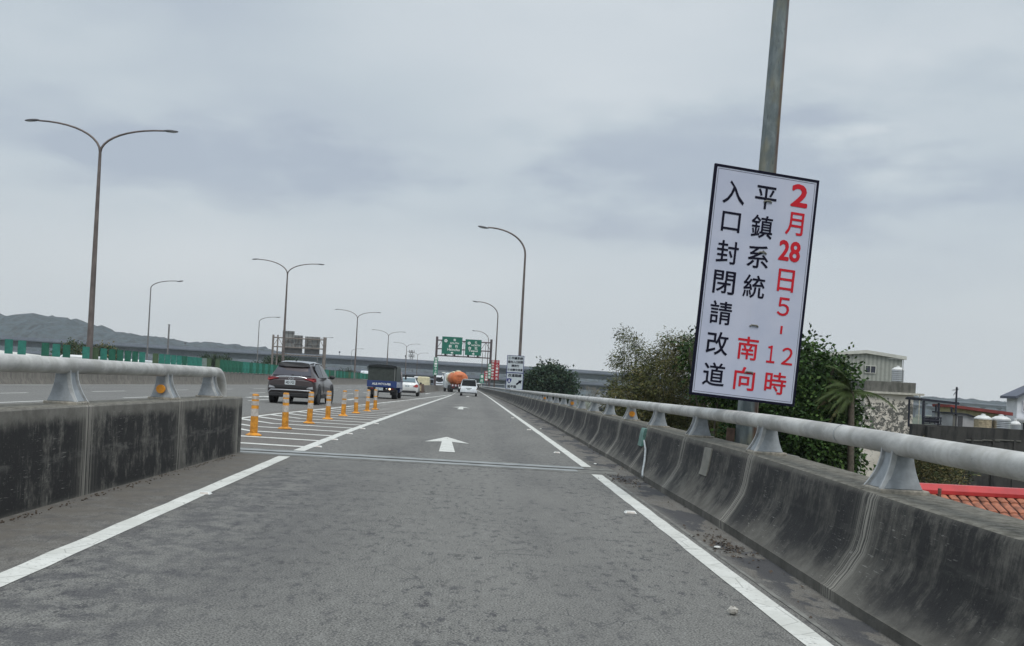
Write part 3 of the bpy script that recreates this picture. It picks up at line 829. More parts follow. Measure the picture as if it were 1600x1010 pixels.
LAB = ['tallest double-arm lamp at the far left, rising from behind the green panels',
       'double-arm lamp rising just left of the brown SUV, in front of the grey sign backs',
       'third double-arm lamp from the left, right of the brown SUV',
       'fourth double-arm lamp from the left, above the canvas-covered truck',
       'fifth double-arm lamp from the left, beside the telecom tower',
       'farthest and smallest double-arm lamp, right of the telecom tower']
lamps = [(-23.0, 57, 1.0), (-22.4, 111, .925), (-22.0, 174, .865), (-22, 236, .855), (-22.1, 300, .835), (-23, 372, .80)]
L0 = double_lamp((lamps[0][0], lamps[0][1], 1.0), LAB[0]); L0.scale = (1, 1, .93)
L0.scale = (1, 1, 12.75 / 13.75)
for (x, y, s_), lb_ in zip(lamps[1:], LAB[1:]):
    o = dup(L0, (x, y, 1.0), 0, lb_, (.92, 1, 12.75 / 13.75 * s_ * .995))

def single_lamp(loc, label, rz, h, dx, dz, group, pole='pole_far', r0=.13, near=False):
    t = thing('street_lamp', label, 'street lamp', loc, rz, group)
    mb = MB(); mb.tube([(0, 0, 0), (0, 0, h * .5), (0, 0, h)], [r0, r0 * .8, r0 * .55], 12); mb.build('pole', M[pole], t, smooth=50)
    mb = MB(); mb.box(-.25, .25, -.25, .25, 0, .04); mb.build('base', M[pole], t)
    mb = MB(); mb.tube([(0, 0, h - .3), (0, 0, h)] + arc(0, h, -dx, dz, 12), [r0 * .58] * 2 + [r0 * .54 - .0015 * i for i in range(12)], 10); mb.build('arm', M[pole], t, smooth=50)
    lamp_head(t, -dx, h + dz, -1, .16, 1.0)
    return t
G1 = 'single-arm lamps along the right barrier'
def rx(y): return lerp_poly(R_FOOT, y) + .95
S1 = single_lamp((3.42, 77, -.2), 'nearest single-arm lamp on the right, carrying the white detour sign', 0, 12.0, 3.1, 2.05, G1, 'pole', .14)
rlab = ['single-arm lamp behind the red banner, right of the green gantry', 'single-arm lamp just beyond the right post of the green gantry', 'farthest single-arm lamp behind the right post of the green gantry']
for (x, y, s_), l_ in zip(((2.80, 144, .985), (2.45, 220, .975), (1.7, 300, .90)), rlab): dup(S1, (x, y, -.2), 0, l_, (1, 1, s_))
G2 = 'single-arm lamps beyond the oncoming lanes'
S2 = single_lamp((-45.3, 132, -.3), 'nearest single-arm lamp beyond the oncoming lanes, above the hills at left', PI, 12.3, 3.6, 1.2, G2)
for (x, y, s_), l_ in zip(((-46.6, 204, 1), (-46.8, 282, .96), (-47, 360, .93)), ['single-arm lamp beyond the green panels, left of the grey sign backs', 'small single-arm lamp showing right of the grey sign backs', 'tiny far single-arm lamp between the sign backs and the third double-arm lamp']):
    dup(S2, (x, y, -.3), PI, l_, (1, 1, s_))
# the near pole with the notice
npole = single_lamp((3.26, 11.5, .60), 'rusty galvanised lamp post rising out of frame behind the closure notice', 0, 11.4, 3.1, 2.0, G1, 'pole_near', .118)
npole.rotation_euler = (0, math.radians(1.6), 0)
for ch in npole.children:
    if ch.name.startswith('pole'):
        m8 = MB(); m8.tube([(0, 0, 0), (0, 0, 3), (0, 0, 11.4)], [.128, .110, .062], 8, caps=True)
        me = m8.build('pole_tmp', M['pole_near']); ch.data = me.data; bpy.data.objects.remove(me)
mb = MB(); mb.box(-.28, .24, -.22, .22, .0, .03); mb.box(-.23, -.135, -.012, .012, .03, .26); mb.box(.135, .2, -.012, .012, .03, .26)
for sx in (-.25, .2):
    for sy in (-.19, .19): mb.tube([(sx, sy, .03), (sx, sy, .10)], .018, 6)
mb.build('base_bracket', M['grime'], npole)
mb = MB(); mb.box(2.9, 3.75, 10.95, 12.1, .45, .60); pl_ = mb.build('pole_plinth', M['parapet'], rb, world=True, bevel=.02)

# ------------------------------------------------------------------ the closure notice
SW, SH = 1.245, 2.54
sg = thing('notice_sign', 'tall white closure notice with black and red Chinese characters strapped to the rusty lamp post', 'sign', (3.024, 10.6, 2.471))
sg.rotation_euler = (Matrix.Rotation(math.radians(10.5), 3, 'Z') @ Matrix.Rotation(math.radians(3.52), 3, 'Y')).to_euler()
mb = MB(); mb.box(-SW / 2, SW / 2, 0, .02, -SH / 2, SH / 2); mb.build('panel', M['sign_white'], sg, bevel=.004)
def frame(mb, w_, h_, t, y0, y1):
    mb.box(-w_ / 2, w_ / 2, y0, y1, h_ / 2 - t, h_ / 2); mb.box(-w_ / 2, w_ / 2, y0, y1, -h_ / 2, -h_ / 2 + t)
    mb.box(-w_ / 2, -w_ / 2 + t, y0, y1, -h_ / 2 + t, h_ / 2 - t); mb.box(w_ / 2 - t, w_ / 2, y0, y1, -h_ / 2 + t, h_ / 2 - t)
mb = MB(); frame(mb, SW + .004, SH + .004, .028, -.004, .024); frame(mb, SW - .085, SH - .085, .0035, -.0015, .001)
mb.build('border', M['ink'], sg)
mb = MB()
def cell(u, v): return (-SW / 2 + u * SW, SH / 2 - v * SH)
CW = .250
vs_ = [.112, .240, .372, .503, .635, .768, .902]
for ch, v in zip('入口封閉請改道', vs_):
    x, z = cell(.205, v); write(mb, ch, x, z, CW * (.86 if ch == '口' else 1), CW * (.86 if ch == '口' else 1), -.003, .012)
for ch, v in zip('平鎮系統', vs_):
    x, z = cell(.508 - (v - .11) * .045, v); write(mb, ch, x, z, CW, CW, -.003, .012)
mb.build('lettering', M['ink'], sg)
mb = MB()
for ch, u, v in (('南', .495, .772), ('向', .495, .905)):
    x, z = cell(u, v); write(mb, ch, x, z, CW * .96, CW, -.003, .014)
for ch, u, v, w_, h_, bd in (('2', .828, .080, .185, .235, .045), ('月', .810, .205, .205, .250, .014), ('28', .790, .327, .245, .215, .038), ('日', .787, .457, .190, .245, .014), ('５', .790, .572, .140, .200, .014), ('１', .722, .785, .095, .190, .013), ('２', .880, .785, .130, .190, .013), ('時', .795, .908, .250, .240, .015)):
    x, z = cell(u, v); write(mb, ch, x, z, w_, h_, -.003, bd)
x, z = cell(.795, .672); mb.box(x - .012, x + .012, -.004, -.001, z - .05, z + .04)
mb.build('lettering', M['ink_red'], sg)
for v, w_ in ((.128, .09), (.352, .10), (.672, .10), (.876, .10)):
    x, z = cell(.53, v); mb = MB(); mb.tube([(x - w_ / 2, -.004, z - .008), (x - w_ * .3, -.012, z + .006), (x + w_ * .3, -.012, z + .006), (x + w_ / 2, -.004, z - .008)], .009, 6)
    mb.build('strap', M['steel_plate'], sg)

# ------------------------------------------------------------------ detour sign on first right lamp
ds = thing('detour_sign', 'white two-part detour sign with route shield and arrow on the nearest right-hand lamp', 'sign', (3.08, 76.3, 1.0))
mb = MB(); mb.box(-.66, .66, 0, .05, 1.33, 2.68); mb.box(-.66, .66, 0, .05, 0, 1.30); mb.build('panel', M['sign_pale'], ds)
mb = MB()
for z0, z1 in ((1.33, 2.68), (0, 1.30)):
    mb.box(-.68, .68, -.012, .06, z1 - .02, z1 + .012); mb.box(-.68, .68, -.012, .06, z0 - .012, z0 + .02)
    mb.box(-.68, -.64, -.012, .06, z0 + .02, z1 - .02); mb.box(.64, .68, -.012, .06, z0 + .02, z1 - .02)
mb.build('border', M['ink_blue'], ds)
mb = MB()
def ring_mark(mb, cx, cz, r, y=-.01, th=.018, n=20):
    vs = []
    for i in range(n):
        a = 2 * PI * i / n; vs += [(cx + r * math.cos(a), y, cz + r * math.sin(a)), (cx + (r - th) * math.cos(a), y, cz + (r - th) * math.sin(a))]
    mb.add(vs, [(2 * i, 2 * ((i + 1) % n), 2 * ((i + 1) % n) + 1, 2 * i + 1) for i in range(n)])
ring_mark(mb, -.47, 2.47, .11); write(mb, '1', -.47, 2.47, .035, .11, -.011, .03)
write(mb, '平鎮系統', .13, 2.47, .90, .21, -.011, .03)
write(mb, '南向入口封閉', 0, 2.17, 1.18, .21, -.011, .03)
write(mb, '請改行', 0, 1.87, .60, .20, -.011, .03)
ring_mark(mb, -.52, 1.55, .09); write(mb, '1', -.52, 1.55, .03, .09, -.011, .03)
write(mb, '幼獅交流道', .10, 1.55, .98, .19, -.011, .03)
write(mb, '改道路線', 0, 1.10, 1.05, .24, -.011, .03)
write(mb, '延平路', -.20, .22, .70, .22, -.011, .03)
a = math.radians(40)
def rot(px, pz): return (.38 + px * math.cos(a) - pz * math.sin(a), -.011, .58 + px * math.sin(a) + pz * math.cos(a))
mb.add([rot(-.30, -.065), rot(.03, -.065), rot(.03, .065), rot(-.30, .065), rot(.0, -.165), rot(.26, 0), rot(.0, .165)], [(0, 1, 2, 3), (4, 5, 6)])
mb.build('lettering', M['ink'], ds)
mb = MB(); mb.add([(-.43 + px * .2, -.011, .66 + pz * .2) for px, pz in ((-.95, .85), (0, 1.0), (.95, .85), (.85, 0), (.45, -.7), (0, -1), (-.45, -.7), (-.85, 0))], [tuple(range(7, -1, -1))])
sh_ = mb.build('route_shield', M['ink_blue'], ds)
mb = MB(); write(mb, '1', -.43, .66, .06, .2, -.014, .03); mb.build('shield_number', M['white'], sh_)

# ------------------------------------------------------------------ green sign gantry
gx0, gx1 = -5.95, 1.98
gt = thing('sign_gantry', 'brown steel gantry over the lanes with two green direction signs and green side banners', 'gantry', (gx0, 140, 0))
for x in (gx0, gx1):
    mb = MB(); mb.tube([(x, 140, 0), (x, 140, 7.9)], .17, 10); mb.build('post', M['gantry'], gt, world=True, smooth=50)
mb = MB()
for z in (7.4, 6.15, 5.15):
    mb.tube([(gx0, 140, z), (gx1, 140, z)], .085, 8)
for z in (7.4, 6.15): mb.tube([(gx0, 140.7, z), (gx1, 140.7, z)], .06, 8)
n = 10
for i in range(n):
    xa = gx0 + (gx1 - gx0) * i / n; xb = gx0 + (gx1 - gx0) * (i + 1) / n
    mb.tube([(xa, 140, 7.4 if i % 2 else 6.15), (xb, 140, 6.15 if i % 2 else 7.4)], .035, 6); mb.tube([(xa, 140, 5.15), (xa, 140, 7.4)], .035, 6)
mb.build('truss', M['gantry'], gt, world=True)
for cx, w_, z0, z1, l1, l2, l3, c3 in ((-3.72, 2.95, 5.42, 7.95, '南', 'SOUTH', '新竹', 'Hsinchu'), (-.62, 2.35, 5.42, 7.72, '北', 'NORTH', '台北', 'Taipei')):
    mb = MB(); mb.box(cx - w_ / 2, cx + w_ / 2, 139.75, 139.82, z0, z1); pn = mb.build('direction_sign', M['sign_green'], gt, world=True)
    mb = MB(); h_ = z1 - z0
    write(mb, l1, cx + .35, z1 - h_ * .17, .34, .34, 139.735, .02); write(mb, l2, cx + .35, z1 - h_ * .36, 1.25, .24, 139.735, .03)
    for q, ch in enumerate(l3): write(mb, ch, cx - .05 + (q - .5) * .9 + (.25 if w_ > 2.5 else 0), z1 - h_ * .54, .42, .40, 139.735, .03)
    write(mb, c3, cx + (.25 if w_ > 2.5 else 0.0), z1 - h_ * .73, 1.75 if w_ > 2.5 else 1.35, .34, 139.735, .03)
    mb.add([(cx + .05 - .22, 139.735, z0 + .22), (cx + .05, 139.735, z0 + .08), (cx + .05 + .22, 139.735, z0 + .22), (cx + .05, 139.735, z0 + .36)], [(0, 1, 2, 3)])
    ring_mark(mb, cx - w_ / 2 + .55, z1 - h_ * .24, .26, 139.735, .14, 5); write(mb, '1', cx - w_ / 2 + .55, z1 - h_ * .24, .06, .2, 139.73, .04)
    mb.build('lettering', M['white'], pn, world=True)
for cx in (-4.6, -3.3, -1.3, .1):
    mb = MB(); mb.box(cx - .16, cx + .16, 139.2, 139.5, 5.2, 5.42); mb.tube([(cx, 139.35, 5.2), (cx, 140, 5.15)], .03, 6); mb.build('floodlight', M['trim'], gt, world=True)
for x, wd, z0, z1, s_ in ((gx0 + .02, .62, 2.25, 4.85, '國道一號北上線'), (gx1 - .05, .50, 2.15, 4.35, '請開亮頭燈')):
    mb = MB(); mb.box(x - wd / 2, x + wd / 2, 139.70, 139.76, z0, z1); bn = mb.build('banner', M['sign_green_l'], gt, world=True)
    mb = MB(); n = len(s_)
    for q, ch in enumerate(s_): write(mb, ch, x, z1 - (z1 - z0) * (q + .5) / n, wd * .62, (z1 - z0) / n * .72, 139.69, .03)
    mb.build('lettering', M['white'], bn, world=True)

# red banners and far green banner
def banner(name_label, loc, w_, h_, cols, mat):
    t = thing('banner_sign', name_label, 'banner', loc)
    mb = MB(); mb.box(-w_ / 2, w_ / 2, 0, .05, 0, h_); mb.build('panel', mat, t)
    mb = MB(); nc = len(cols)
    for c_, s_ in enumerate(cols):
        x = -w_ / 2 + w_ * (c_ + .5) / nc
        for q, ch in enumerate(s_): write(mb, ch, x, h_ - h_ * (q + .5) / len(s_), w_ / nc * .6, h_ / len(s_) * .66, -.012, .03)
    mb.build('lettering', M['white'], t)
    for xx in (-w_ / 2 + .03, w_ / 2 - .03):
        mb = MB(); mb.tube([(xx, .06, -.02), (xx, .06, h_ + .02)], .02, 6); mb.build('stay', M['gantry'], t)
banner('large dark red banner with two columns of white characters, right of the gantry', (2.76, 143.6, 2.05), 1.30, 2.95, ['酒後不開車平安', '小心駕駛安全'], M['sign_red'])
banner('small red banner below and left of the large red one', (2.35, 219, 2.2), .95, 2.2, ['安全第一'], M['sign_red'])
banner('pale green panel low beside the gantry, left of its right post', (1.6, 255, 1.7), 1.1, 2.3, ['慢行'], M['sign_green_l'])

# ------------------------------------------------------------------ sign gantry seen from behind
bg_ = thing('sign_gantry', 'beige steel gantry over the oncoming lanes seen from behind with blank grey sign backs', 'gantry', (-31.2, 146.5, -.3))
for x, r_ in ((-31.2, .16), (-30.5, .12), (-23.3, .26)):
    mb = MB(); mb.tube([(x, 146.5, -.3), (x, 146.5, 7.15)], r_, 10); mb.build('post', M['gantry_old'], bg_, world=True, smooth=50)
mb = MB()
for z in (6.75, 5.35, 4.2): mb.tube([(-31.2, 146.5, z), (-23.3, 146.5, z)], .09, 8)
for i in range(10): mb.tube([(-31.2 + .79 * i, 146.5, 6.75 if i % 2 else 5.35), (-31.2 + .79 * (i + 1), 146.5, 5.35 if i % 2 else 6.75)], .04, 6)
for i in range(16): mb.box(-31 + .5 * i, -30.85 + .5 * i, 146.2, 146.7, 4.1, 4.3)
mb.build('truss', M['gantry_old'], bg_, world=True)
for x0, x1, z0, z1 in ((-29.85, -28.05, 4.45, 7.85), (-28.05, -26.75, 4.45, 7.25), (-26.4, -24.1, 4.45, 7.15)):
    mb = MB(); mb.box(x0, x1, 146.75, 146.85, z0, z1); pb = mb.build('sign_back', M['sign_back'], bg_, world=True)
    mb = MB()
    for i in range(3): mb.box(x0 + (x1 - x0) * (i + .5) / 3 - .03, x0 + (x1 - x0) * (i + .5) / 3 + .03, 146.68, 146.75, z0, z1)
    for z in (z0 + .2, (z0 + z1) / 2, z1 - .3): mb.box(x0, x1, 146.69, 146.745, z - .04, z + .04)
    mb.box(x0, x1, 146.70, 146.74, z0, z0 + .75)
    mb.build('stiffener', M['sign_back_d'], pb, world=True)

# bare tall pole at left, telecom tower
t = thing('tall_pole', 'bare grey pole with no lamp beyond the green panels at left', 'pole', (-48.3, 150, -7)); mb = MB(); mb.tube([(0, 0, 0), (0, 0, 14.9)], [.20, .13], 10); mb.build('shaft', M['pole_far'], t)
mb = MB(); mb.box(-.15, .15, -.15, .15, 14.9, 15.0); mb.build('cap', M['pole_far'], t)
t = thing('telecom_tower', 'slender lattice telecom tower standing beyond the viaduct', 'tower', (-30, 440, -7))
mb = MB()
for sx in (-1, 1):
    for sy in (-1, 1): mb.tube([(sx * 1.1, sy * 1.1, 0), (sx * .45, sy * .45, 22)], [.14, .1], 6)
for i in range(14):
    z = i * 1.6; w_ = 1.1 - .65 * z / 22; mb.tube([(-w_, -w_, z), (w_ * .95, -w_, z + 1.6)], .05, 5); mb.tube([(w_, -w_, z), (-w_ * .95, -w_, z + 1.6)], .05, 5)
mb.build('lattice', M['pole_far'], t)
for z in (19.3, 21.2):
    mb = MB(); mb.lathe([(1.25, 0), (1.25, .12)], (0, 0, z), 12)
    for a_ in range(6): mb.box(-.12, .12, 1.2, 1.35, z - .2, z + 1.1, 0, Matrix.Rotation(a_ * PI / 3, 3, 'Z'))
    mb.build('antenna_ring', M['pole_far'], t)

# ------------------------------------------------------------------ viaducts
VPTS = [(-520, 300), (-330, 335), (-195, 375), (-75, 345), (0, 409), (63, 435), (160, 560), (385, 840), (600, 1050), (900, 1400)]
VPTS = [(-700, 330), (-420, 350), (-190, 376), (-80, 392), (0, 409), (70, 440), (190, 570), (380, 830), (640, 1130), (900, 1500)]
def curve_pts(P_, n=12):
    out_ = []
    P2 = [Vector((*p, 0)) for p in P_]
    for i in range(len(P2) - 1):
        p0 = P2[max(i - 1, 0)]; p1 = P2[i]; p2 = P2[i + 1]; p3 = P2[min(i + 2, len(P2) - 1)]
        for k_ in range(n):
            t = k_ / n
            out_.append(.5 * ((2 * p1) + (-p0 + p2) * t + (2 * p0 - 5 * p1 + 4 * p2 - p3) * t * t + (-p0 + 3 * p1 - 3 * p2 + p3) * t ** 3))
    out_.append(P2[-1]); return out_
def viaduct(label, off, zt, girder, pier_step, deck=11):
    t = thing('viaduct', label, 'viaduct', (0, 409 + off, -7), group='highway viaducts crossing the background')
    C = curve_pts(VPTS); C = [c + Vector((0, off, 0)) for c in C]
    rings = []; 
    for i, c in enumerate(C):
        d = (C[min(i + 1, len(C) - 1)] - C[max(i - 1, 0)]).normalized(); nrm = Vector((d.y, -d.x, 0))  # towards the camera side
        rings.append((c, nrm))
    def sect(prof, name, mat):
        mb = MB(); mb.loft([[tuple(c + nv * px + Vector((0, 0, pz))) for px, pz in prof] for c, nv in rings]); mb.build(name, mat, t, world=True, smooth=30)
    zd = zt - 1.1
    sect([(deck / 2, zd), (deck / 2, zt), (deck / 2 - .25, zt), (deck / 2 - .25, zd)], 'parapet', M['viaduct'])
    sect([(-deck / 2, zd), (-deck / 2, zt), (-deck / 2 + .25, zt), (-deck / 2 + .25, zd)], 'parapet', M['viaduct'])
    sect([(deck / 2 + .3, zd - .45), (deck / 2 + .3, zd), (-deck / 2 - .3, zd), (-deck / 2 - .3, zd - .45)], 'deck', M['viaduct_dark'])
    sect([(deck / 2 - 1.9, zd - .45), (deck / 2 - 2.3, zd - .45 - girder), (-deck / 2 + 2.3, zd - .45 - girder), (-deck / 2 + 1.9, zd - .45)][::-1], 'girder', M['viaduct'])
    # piers
    acc = 0; last = rings[0][0]
    for c, nv in rings[1:]:
        acc += (c - last).length; last = c
        if acc > pier_step:
            acc = 0
            mb = MB(); R_ = Matrix.Rotation(math.atan2(nv.y, nv.x), 4, 'Z'); T_ = Matrix.Translation(c) @ R_
            mb.box(-1.6, 1.6, -1.0, 1.0, -7, zd - .45 - girder - 1.0, 0, T_); mb.box(-3.2, 3.2, -1.1, 1.1, zd - .45 - girder - 1.0, zd - .45 - girder, 0, T_)
            mb.build('pier', M['viaduct'], t, world=True)
    return t
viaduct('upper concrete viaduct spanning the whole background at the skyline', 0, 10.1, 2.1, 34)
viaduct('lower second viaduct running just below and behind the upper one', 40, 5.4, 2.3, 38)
# noise walls / small masts on the upper viaduct
for i, (x, y) in enumerate(((-57, 398), (-30, 404), (-118, 388), (17, 414))):
    t = thing('mast', ['thin mast on the viaduct above the canvas-covered truck', 'thin mast on the viaduct left of the green gantry', 'thin mast on the viaduct above the brown SUV', 'thin mast on the viaduct between gantry and detour sign'][i], 'mast', (x, y, 9), group='small masts on the viaduct')
    mb = MB(); mb.tube([(0, 0, 0), (0, 0, 2.6)], .09, 6); mb.build('shaft', M['pole_far'], t); mb = MB(); mb.box(-.3, .3, -.2, .2, 2.2, 2.9); mb.build('camera_box', M['lamp_head'], t)

# far buildings under and behind the viaduct
fb = [(-150, 330, 26, 9, 6.5, 'a', 'wide grey block left of the brown SUV beneath the viaduct'), (-118, 470, 30, 12, 10.5, 'b', 'bluish block behind the viaduct above the brown SUV'),
      (-86, 340, 18, 9, 7.0, 'a', 'grey block under the viaduct right of the brown SUV'), (-52, 330, 14, 8, 8.5, 'b', 'narrow bluish block behind the canvas truck'),
      (-25, 345, 16, 10, 7.5, 'a', 'pale grey block beyond the white sedan'), (2, 352, 17, 9, 8.5, 'b', 'bluish block beyond the orange tanker'), (28, 330, 14, 8, 7.5, 'b', 'bluish block behind the detour sign'),
      (52, 335, 20, 9, 8.0, 'a', 'pale block right of the round dark tree beneath the viaduct'), (-215, 310, 40, 10, 6.0, 'b', 'long low bluish block under the viaduct near the tallest lamp')]
for x, y, w_, d_, h_, c_, l_ in fb:
    t = thing('distant_building', l_, 'building', (x, y, -7), group='far low buildings beneath the viaduct')
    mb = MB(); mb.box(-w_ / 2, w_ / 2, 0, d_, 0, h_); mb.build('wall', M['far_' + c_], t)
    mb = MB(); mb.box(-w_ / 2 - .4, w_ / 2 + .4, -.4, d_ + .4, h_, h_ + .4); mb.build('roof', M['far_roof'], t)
    for f_ in range(int(h_ // 3)):
        for i in range(int(w_ // 4)):
            mb = MB(); x0 = -w_ / 2 + 1 + i * 4; mb.box(x0, x0 + 1.8, -.06, .1, 1.2 + f_ * 3, 2.6 + f_ * 3); mb.build('window', M['winblue'], t)
t = thing('warehouse', 'low pale-roofed warehouse beyond the green panels at the left edge', 'building', (-62, 92, -7))
mb = MB(); mb.box(-16, 17, 0, 26, 0, 8.3); mb.build('wall', M['hutgrey'], t)
mb = MB(); mb.loft([[(-16.5, y_, 8.3), (17.5, y_, 8.3), (2, y_, 9.35)] for y_ in (-.5, 26.5)]); mb.build('roof', M['trimcream'], t)

# ------------------------------------------------------------------ bollards on the gore
BP = [(-4.23, 18.55), (-4.18, 21.35), (-4.17, 24.4), (-4.16, 27.4), (-4.12, 30.3), (-4.08, 33.2), (-4.0, 35.9), (-3.95, 38.3)]
def bollard(loc, label, fade=0, seed=0):
    t = thing('bollard', label, 'bollard', loc, 0, 'orange flexible bollards along the gore')
    k_ = .86
    mb = MB(); mb.lathe([(.155, 0), (.155, .015), (.115, .035), (.075, .055)], (0, 0, 0), 24); mb.build('base', M['orange'], t, smooth=40)
    mb = MB(); mb.lathe([(.074, .06), (.068, .75), (.064, .79), (.045, .805)], (0, 0, 0), 20); mb.build('tube', M['orange'], t, smooth=40)
    for z0, z1 in ((.375, .52), (.585, .665), (.70, .765)) if fade == 0 else ((.375, .50), (.55, .76)):
        mb = MB(); mb.lathe([(.0770 - .0085 * z0, z0), (.0770 - .0085 * z1, z1)], (0, 0, 0), 20); mb.build('reflective_band', M['band_white'], t, smooth=40)
    return t
ords = ['nearest orange bollard, beside the end of the left barrier', 'second orange bollard from the near end, below the left rear wheel of the brown SUV', 'third orange bollard from the near end, in front of the rear bumper of the SUV', 'fourth orange bollard, in front of the right rear wheel of the SUV',
        'fifth orange bollard, just right of the SUV', 'sixth orange bollard from the near end, left of the canvas truck', 'seventh orange bollard, in front of the left wheel of the canvas truck', 'farthest orange bollard, in front of the number plate of the canvas truck']
B0 = bollard((*BP[0], 0.004), ords[0]); B4 = None
for i in range(1, 8):
    if i < 4: b = dup(B0, (*BP[i], .004), i * 1.1, ords[i])
    elif i == 4: b = B4 = bollard((*BP[4], .004), ords[4], 1)
    else: b = dup(B4, (*BP[i], .004), i * 1.1, ords[i])
    b.rotation_euler = (random.Random(i).uniform(-.03, .03), random.Random(i + 9).uniform(-.03, .03), i * 1.1)

# road studs
def stud(loc, label, rz=0):
    t = thing('road_stud', label, 'road stud', loc, rz, 'white reflective road studs beside the edge lines')
    mb = MB(); mb.loft([[(-.06, -.05, 0), (.06, -.05, 0), (.06, .05, 0), (-.06, .05, 0)], [(-.045, -.028, .02), (.045, -.028, .02), (.045, .028, .02), (-.045, .028, .02)]]); mb.build('body', M['stud'], t)
    mb = MB(); mb.add([(-.045, -.0505, .002), (.045, -.0505, .002), (.038, -.032, .0185), (-.038, -.032, .0185)], [(0, 1, 2, 3)]); mb.build('reflector', M['band_white'], t)
    return t
sp = [(1.64, 9.75, 'white stud left of the right edge line, below the expansion joint'), (-2.60, 9.45, 'white stud beside the left edge line near the blackened wall'), (-2.64, 16.5, 'first white stud beyond the expansion joint on the left edge line'), (-2.66, 18.6, 'second white stud beyond the expansion joint on the left edge line'), (-2.66, 20.8, 'third white stud beyond the joint on the left edge line'), (-2.66, 23.2, 'fourth white stud beyond the joint on the left edge line'),
      (-2.64, 26.2, 'fifth white stud beyond the joint on the left edge line'), (1.62, 18.3, 'white stud on the right edge line just beyond the expansion joint'), (1.60, 27.5, 'white stud on the right edge line well beyond the white arrow'), (1.50, 37, 'farthest white stud on the right edge line')]
S0 = stud((sp[0][0], sp[0][1], .002), sp[0][2])
for x, y, l_ in sp[1:]: dup(S0, (x, y, .002), 0, l_)
mb = MB(); st_r = random.Random(4)
mb.ell((0, 0, .021), (.032, .026, .023), 9, 6)
mb.v = [(x * st_r.uniform(.8, 1.15), y * st_r.uniform(.8, 1.15), z * st_r.uniform(.85, 1.1)) for x, y, z in mb.v]
o = mb.build('stone', M['pebble']); o.location = (1.52, 5.42, 0.004); tag(o, 'small pale broken stone lying on the asphalt left of the right edge line', 'stone')
mb = MB(); dr = random.Random(11)
for _ in range(320):
    c_ = dr.random()
    if c_ < .28: x, y = dr.gauss(2.12, .10), dr.gauss(13.2, .45)
    elif c_ < .7: x, y = dr.gauss(2.12, .07), dr.gauss(8.0, .4)
    else:
        y = dr.uniform(4, 40); x = lerp_poly(R_FOOT, y) - abs(dr.gauss(0, .10)) - .02
    if x > lerp_poly(R_FOOT, y) - .02: x = lerp_poly(R_FOOT, y) - .03
    s_ = dr.uniform(.008, .026); a_ = dr.uniform(0, 6.28); z = .008
    mb.add([(x + s_ * math.cos(a_), y + s_ * math.sin(a_), z), (x - s_ * .6 * math.sin(a_), y + s_ * .6 * math.cos(a_), z + .012), (x - s_ * math.cos(a_), y - s_ * math.sin(a_), z), (x + s_ * .6 * math.sin(a_), y - s_ * .6 * math.cos(a_), z + .004)], [(0, 1, 2, 3)])
for _ in range(260):
    y = dr.uniform(4, 14); x = -3.5 + abs(dr.gauss(0, .06)); s_ = dr.uniform(.004, .011); mb.ell((x, y, .006), (s_, s_, s_ * .6), 6, 4)
tag(mb.build('leaf_litter', M['debris']), 'dry leaf litter and grit along the foot of the barriers', 'litter', kind='stuff')
for i, (x, y, l_) in enumerate(((2.02, 7.75, 'tiny white fragment in the dark wet patch on the right shoulder'), (2.05, 15.9, 'tiny white scrap on the right shoulder beyond the joint'), (2.0, 28.5, 'tiny white scrap far along the right shoulder'))):
    mb = MB(); mb.ell((0, 0, .01), (.03, .02, .012), 7, 4); o = mb.build('scrap', M['stud']); o.location = (x, y, .004); tag(o, l_, 'scrap', 'white scraps on the right shoulder')

# ------------------------------------------------------------------ vehicles
def ring_car(y, zb, w_, zm, zbelt, wb, zr, wr, wl=None):
    half = [(w_ * .80, zb), (w_ * .95, zb + .05), (w_, zb + .18), (w_ * 1.005, zm), (w_ * .985, zm + (zbelt - zm) * .6), (wb, zbelt), (wb + (wr - wb) * .8, zbelt + (zr - zbelt) * .75), (wr, zr - (zr - zbelt) * .10 - .01), (wr * .82, zr), (wr * .4, zr + .012)]
    return [(x, y, z) for x, z in half] + [(-x, y, z) for x, z in half[::-1]]
def wheel(parent, x, y, r, wd, rimr=.66, side=1):
    w_ = MB(); n = 28
    prof = [(r * .60, -wd / 2), (r * .93, -wd / 2), (r, -wd / 2 + .03), (r, wd / 2 - .03), (r * .93, wd / 2), (r * .60, wd / 2)]
    vs = [(x + xx, y + rr_ * math.cos(2 * PI * k_ / n), r + rr_ * math.sin(2 * PI * k_ / n)) for rr_, xx in prof for k_ in range(n)]
    fs = [(i * n + k_, i * n + (k_ + 1) % n, (i + 1) * n + (k_ + 1) % n, (i + 1) * n + k_) for i in range(len(prof) - 1) for k_ in range(n)]
    w_.add(vs, fs); t = w_.build('wheel', M['tyre'], parent, smooth=40)
    m2 = MB(); xo = x + side * (wd / 2 - .03)
    vs = [(xo, y + r * rimr * math.cos(2 * PI * k_ / n), r + r * rimr * math.sin(2 * PI * k_ / n)) for k_ in range(n)] + [(x - side * wd * .3, y + r * rimr * math.cos(2 * PI * k_ / n), r + r * rimr * math.sin(2 * PI * k_ / n)) for k_ in range(n)]
    m2.add(vs, [tuple(range(n, 2 * n))] + [(k_, (k_ + 1) % n, n + (k_ + 1) % n, n + k_) for k_ in range(n)])
    for k_ in range(5):
        a = 2 * PI * k_ / 5; Mx = Matrix.Translation((xo + side * .005, y, r)) @ Matrix.Rotation(a, 4, 'X')
        m2.box(-.012, .012, -.045, .045, 0, r * rimr, 0, Mx)
    m2.tube([(xo - .02, y, r), (xo + side * .02, y, r)], .06, 10)
    m2.build('rim', M['rim'], t)
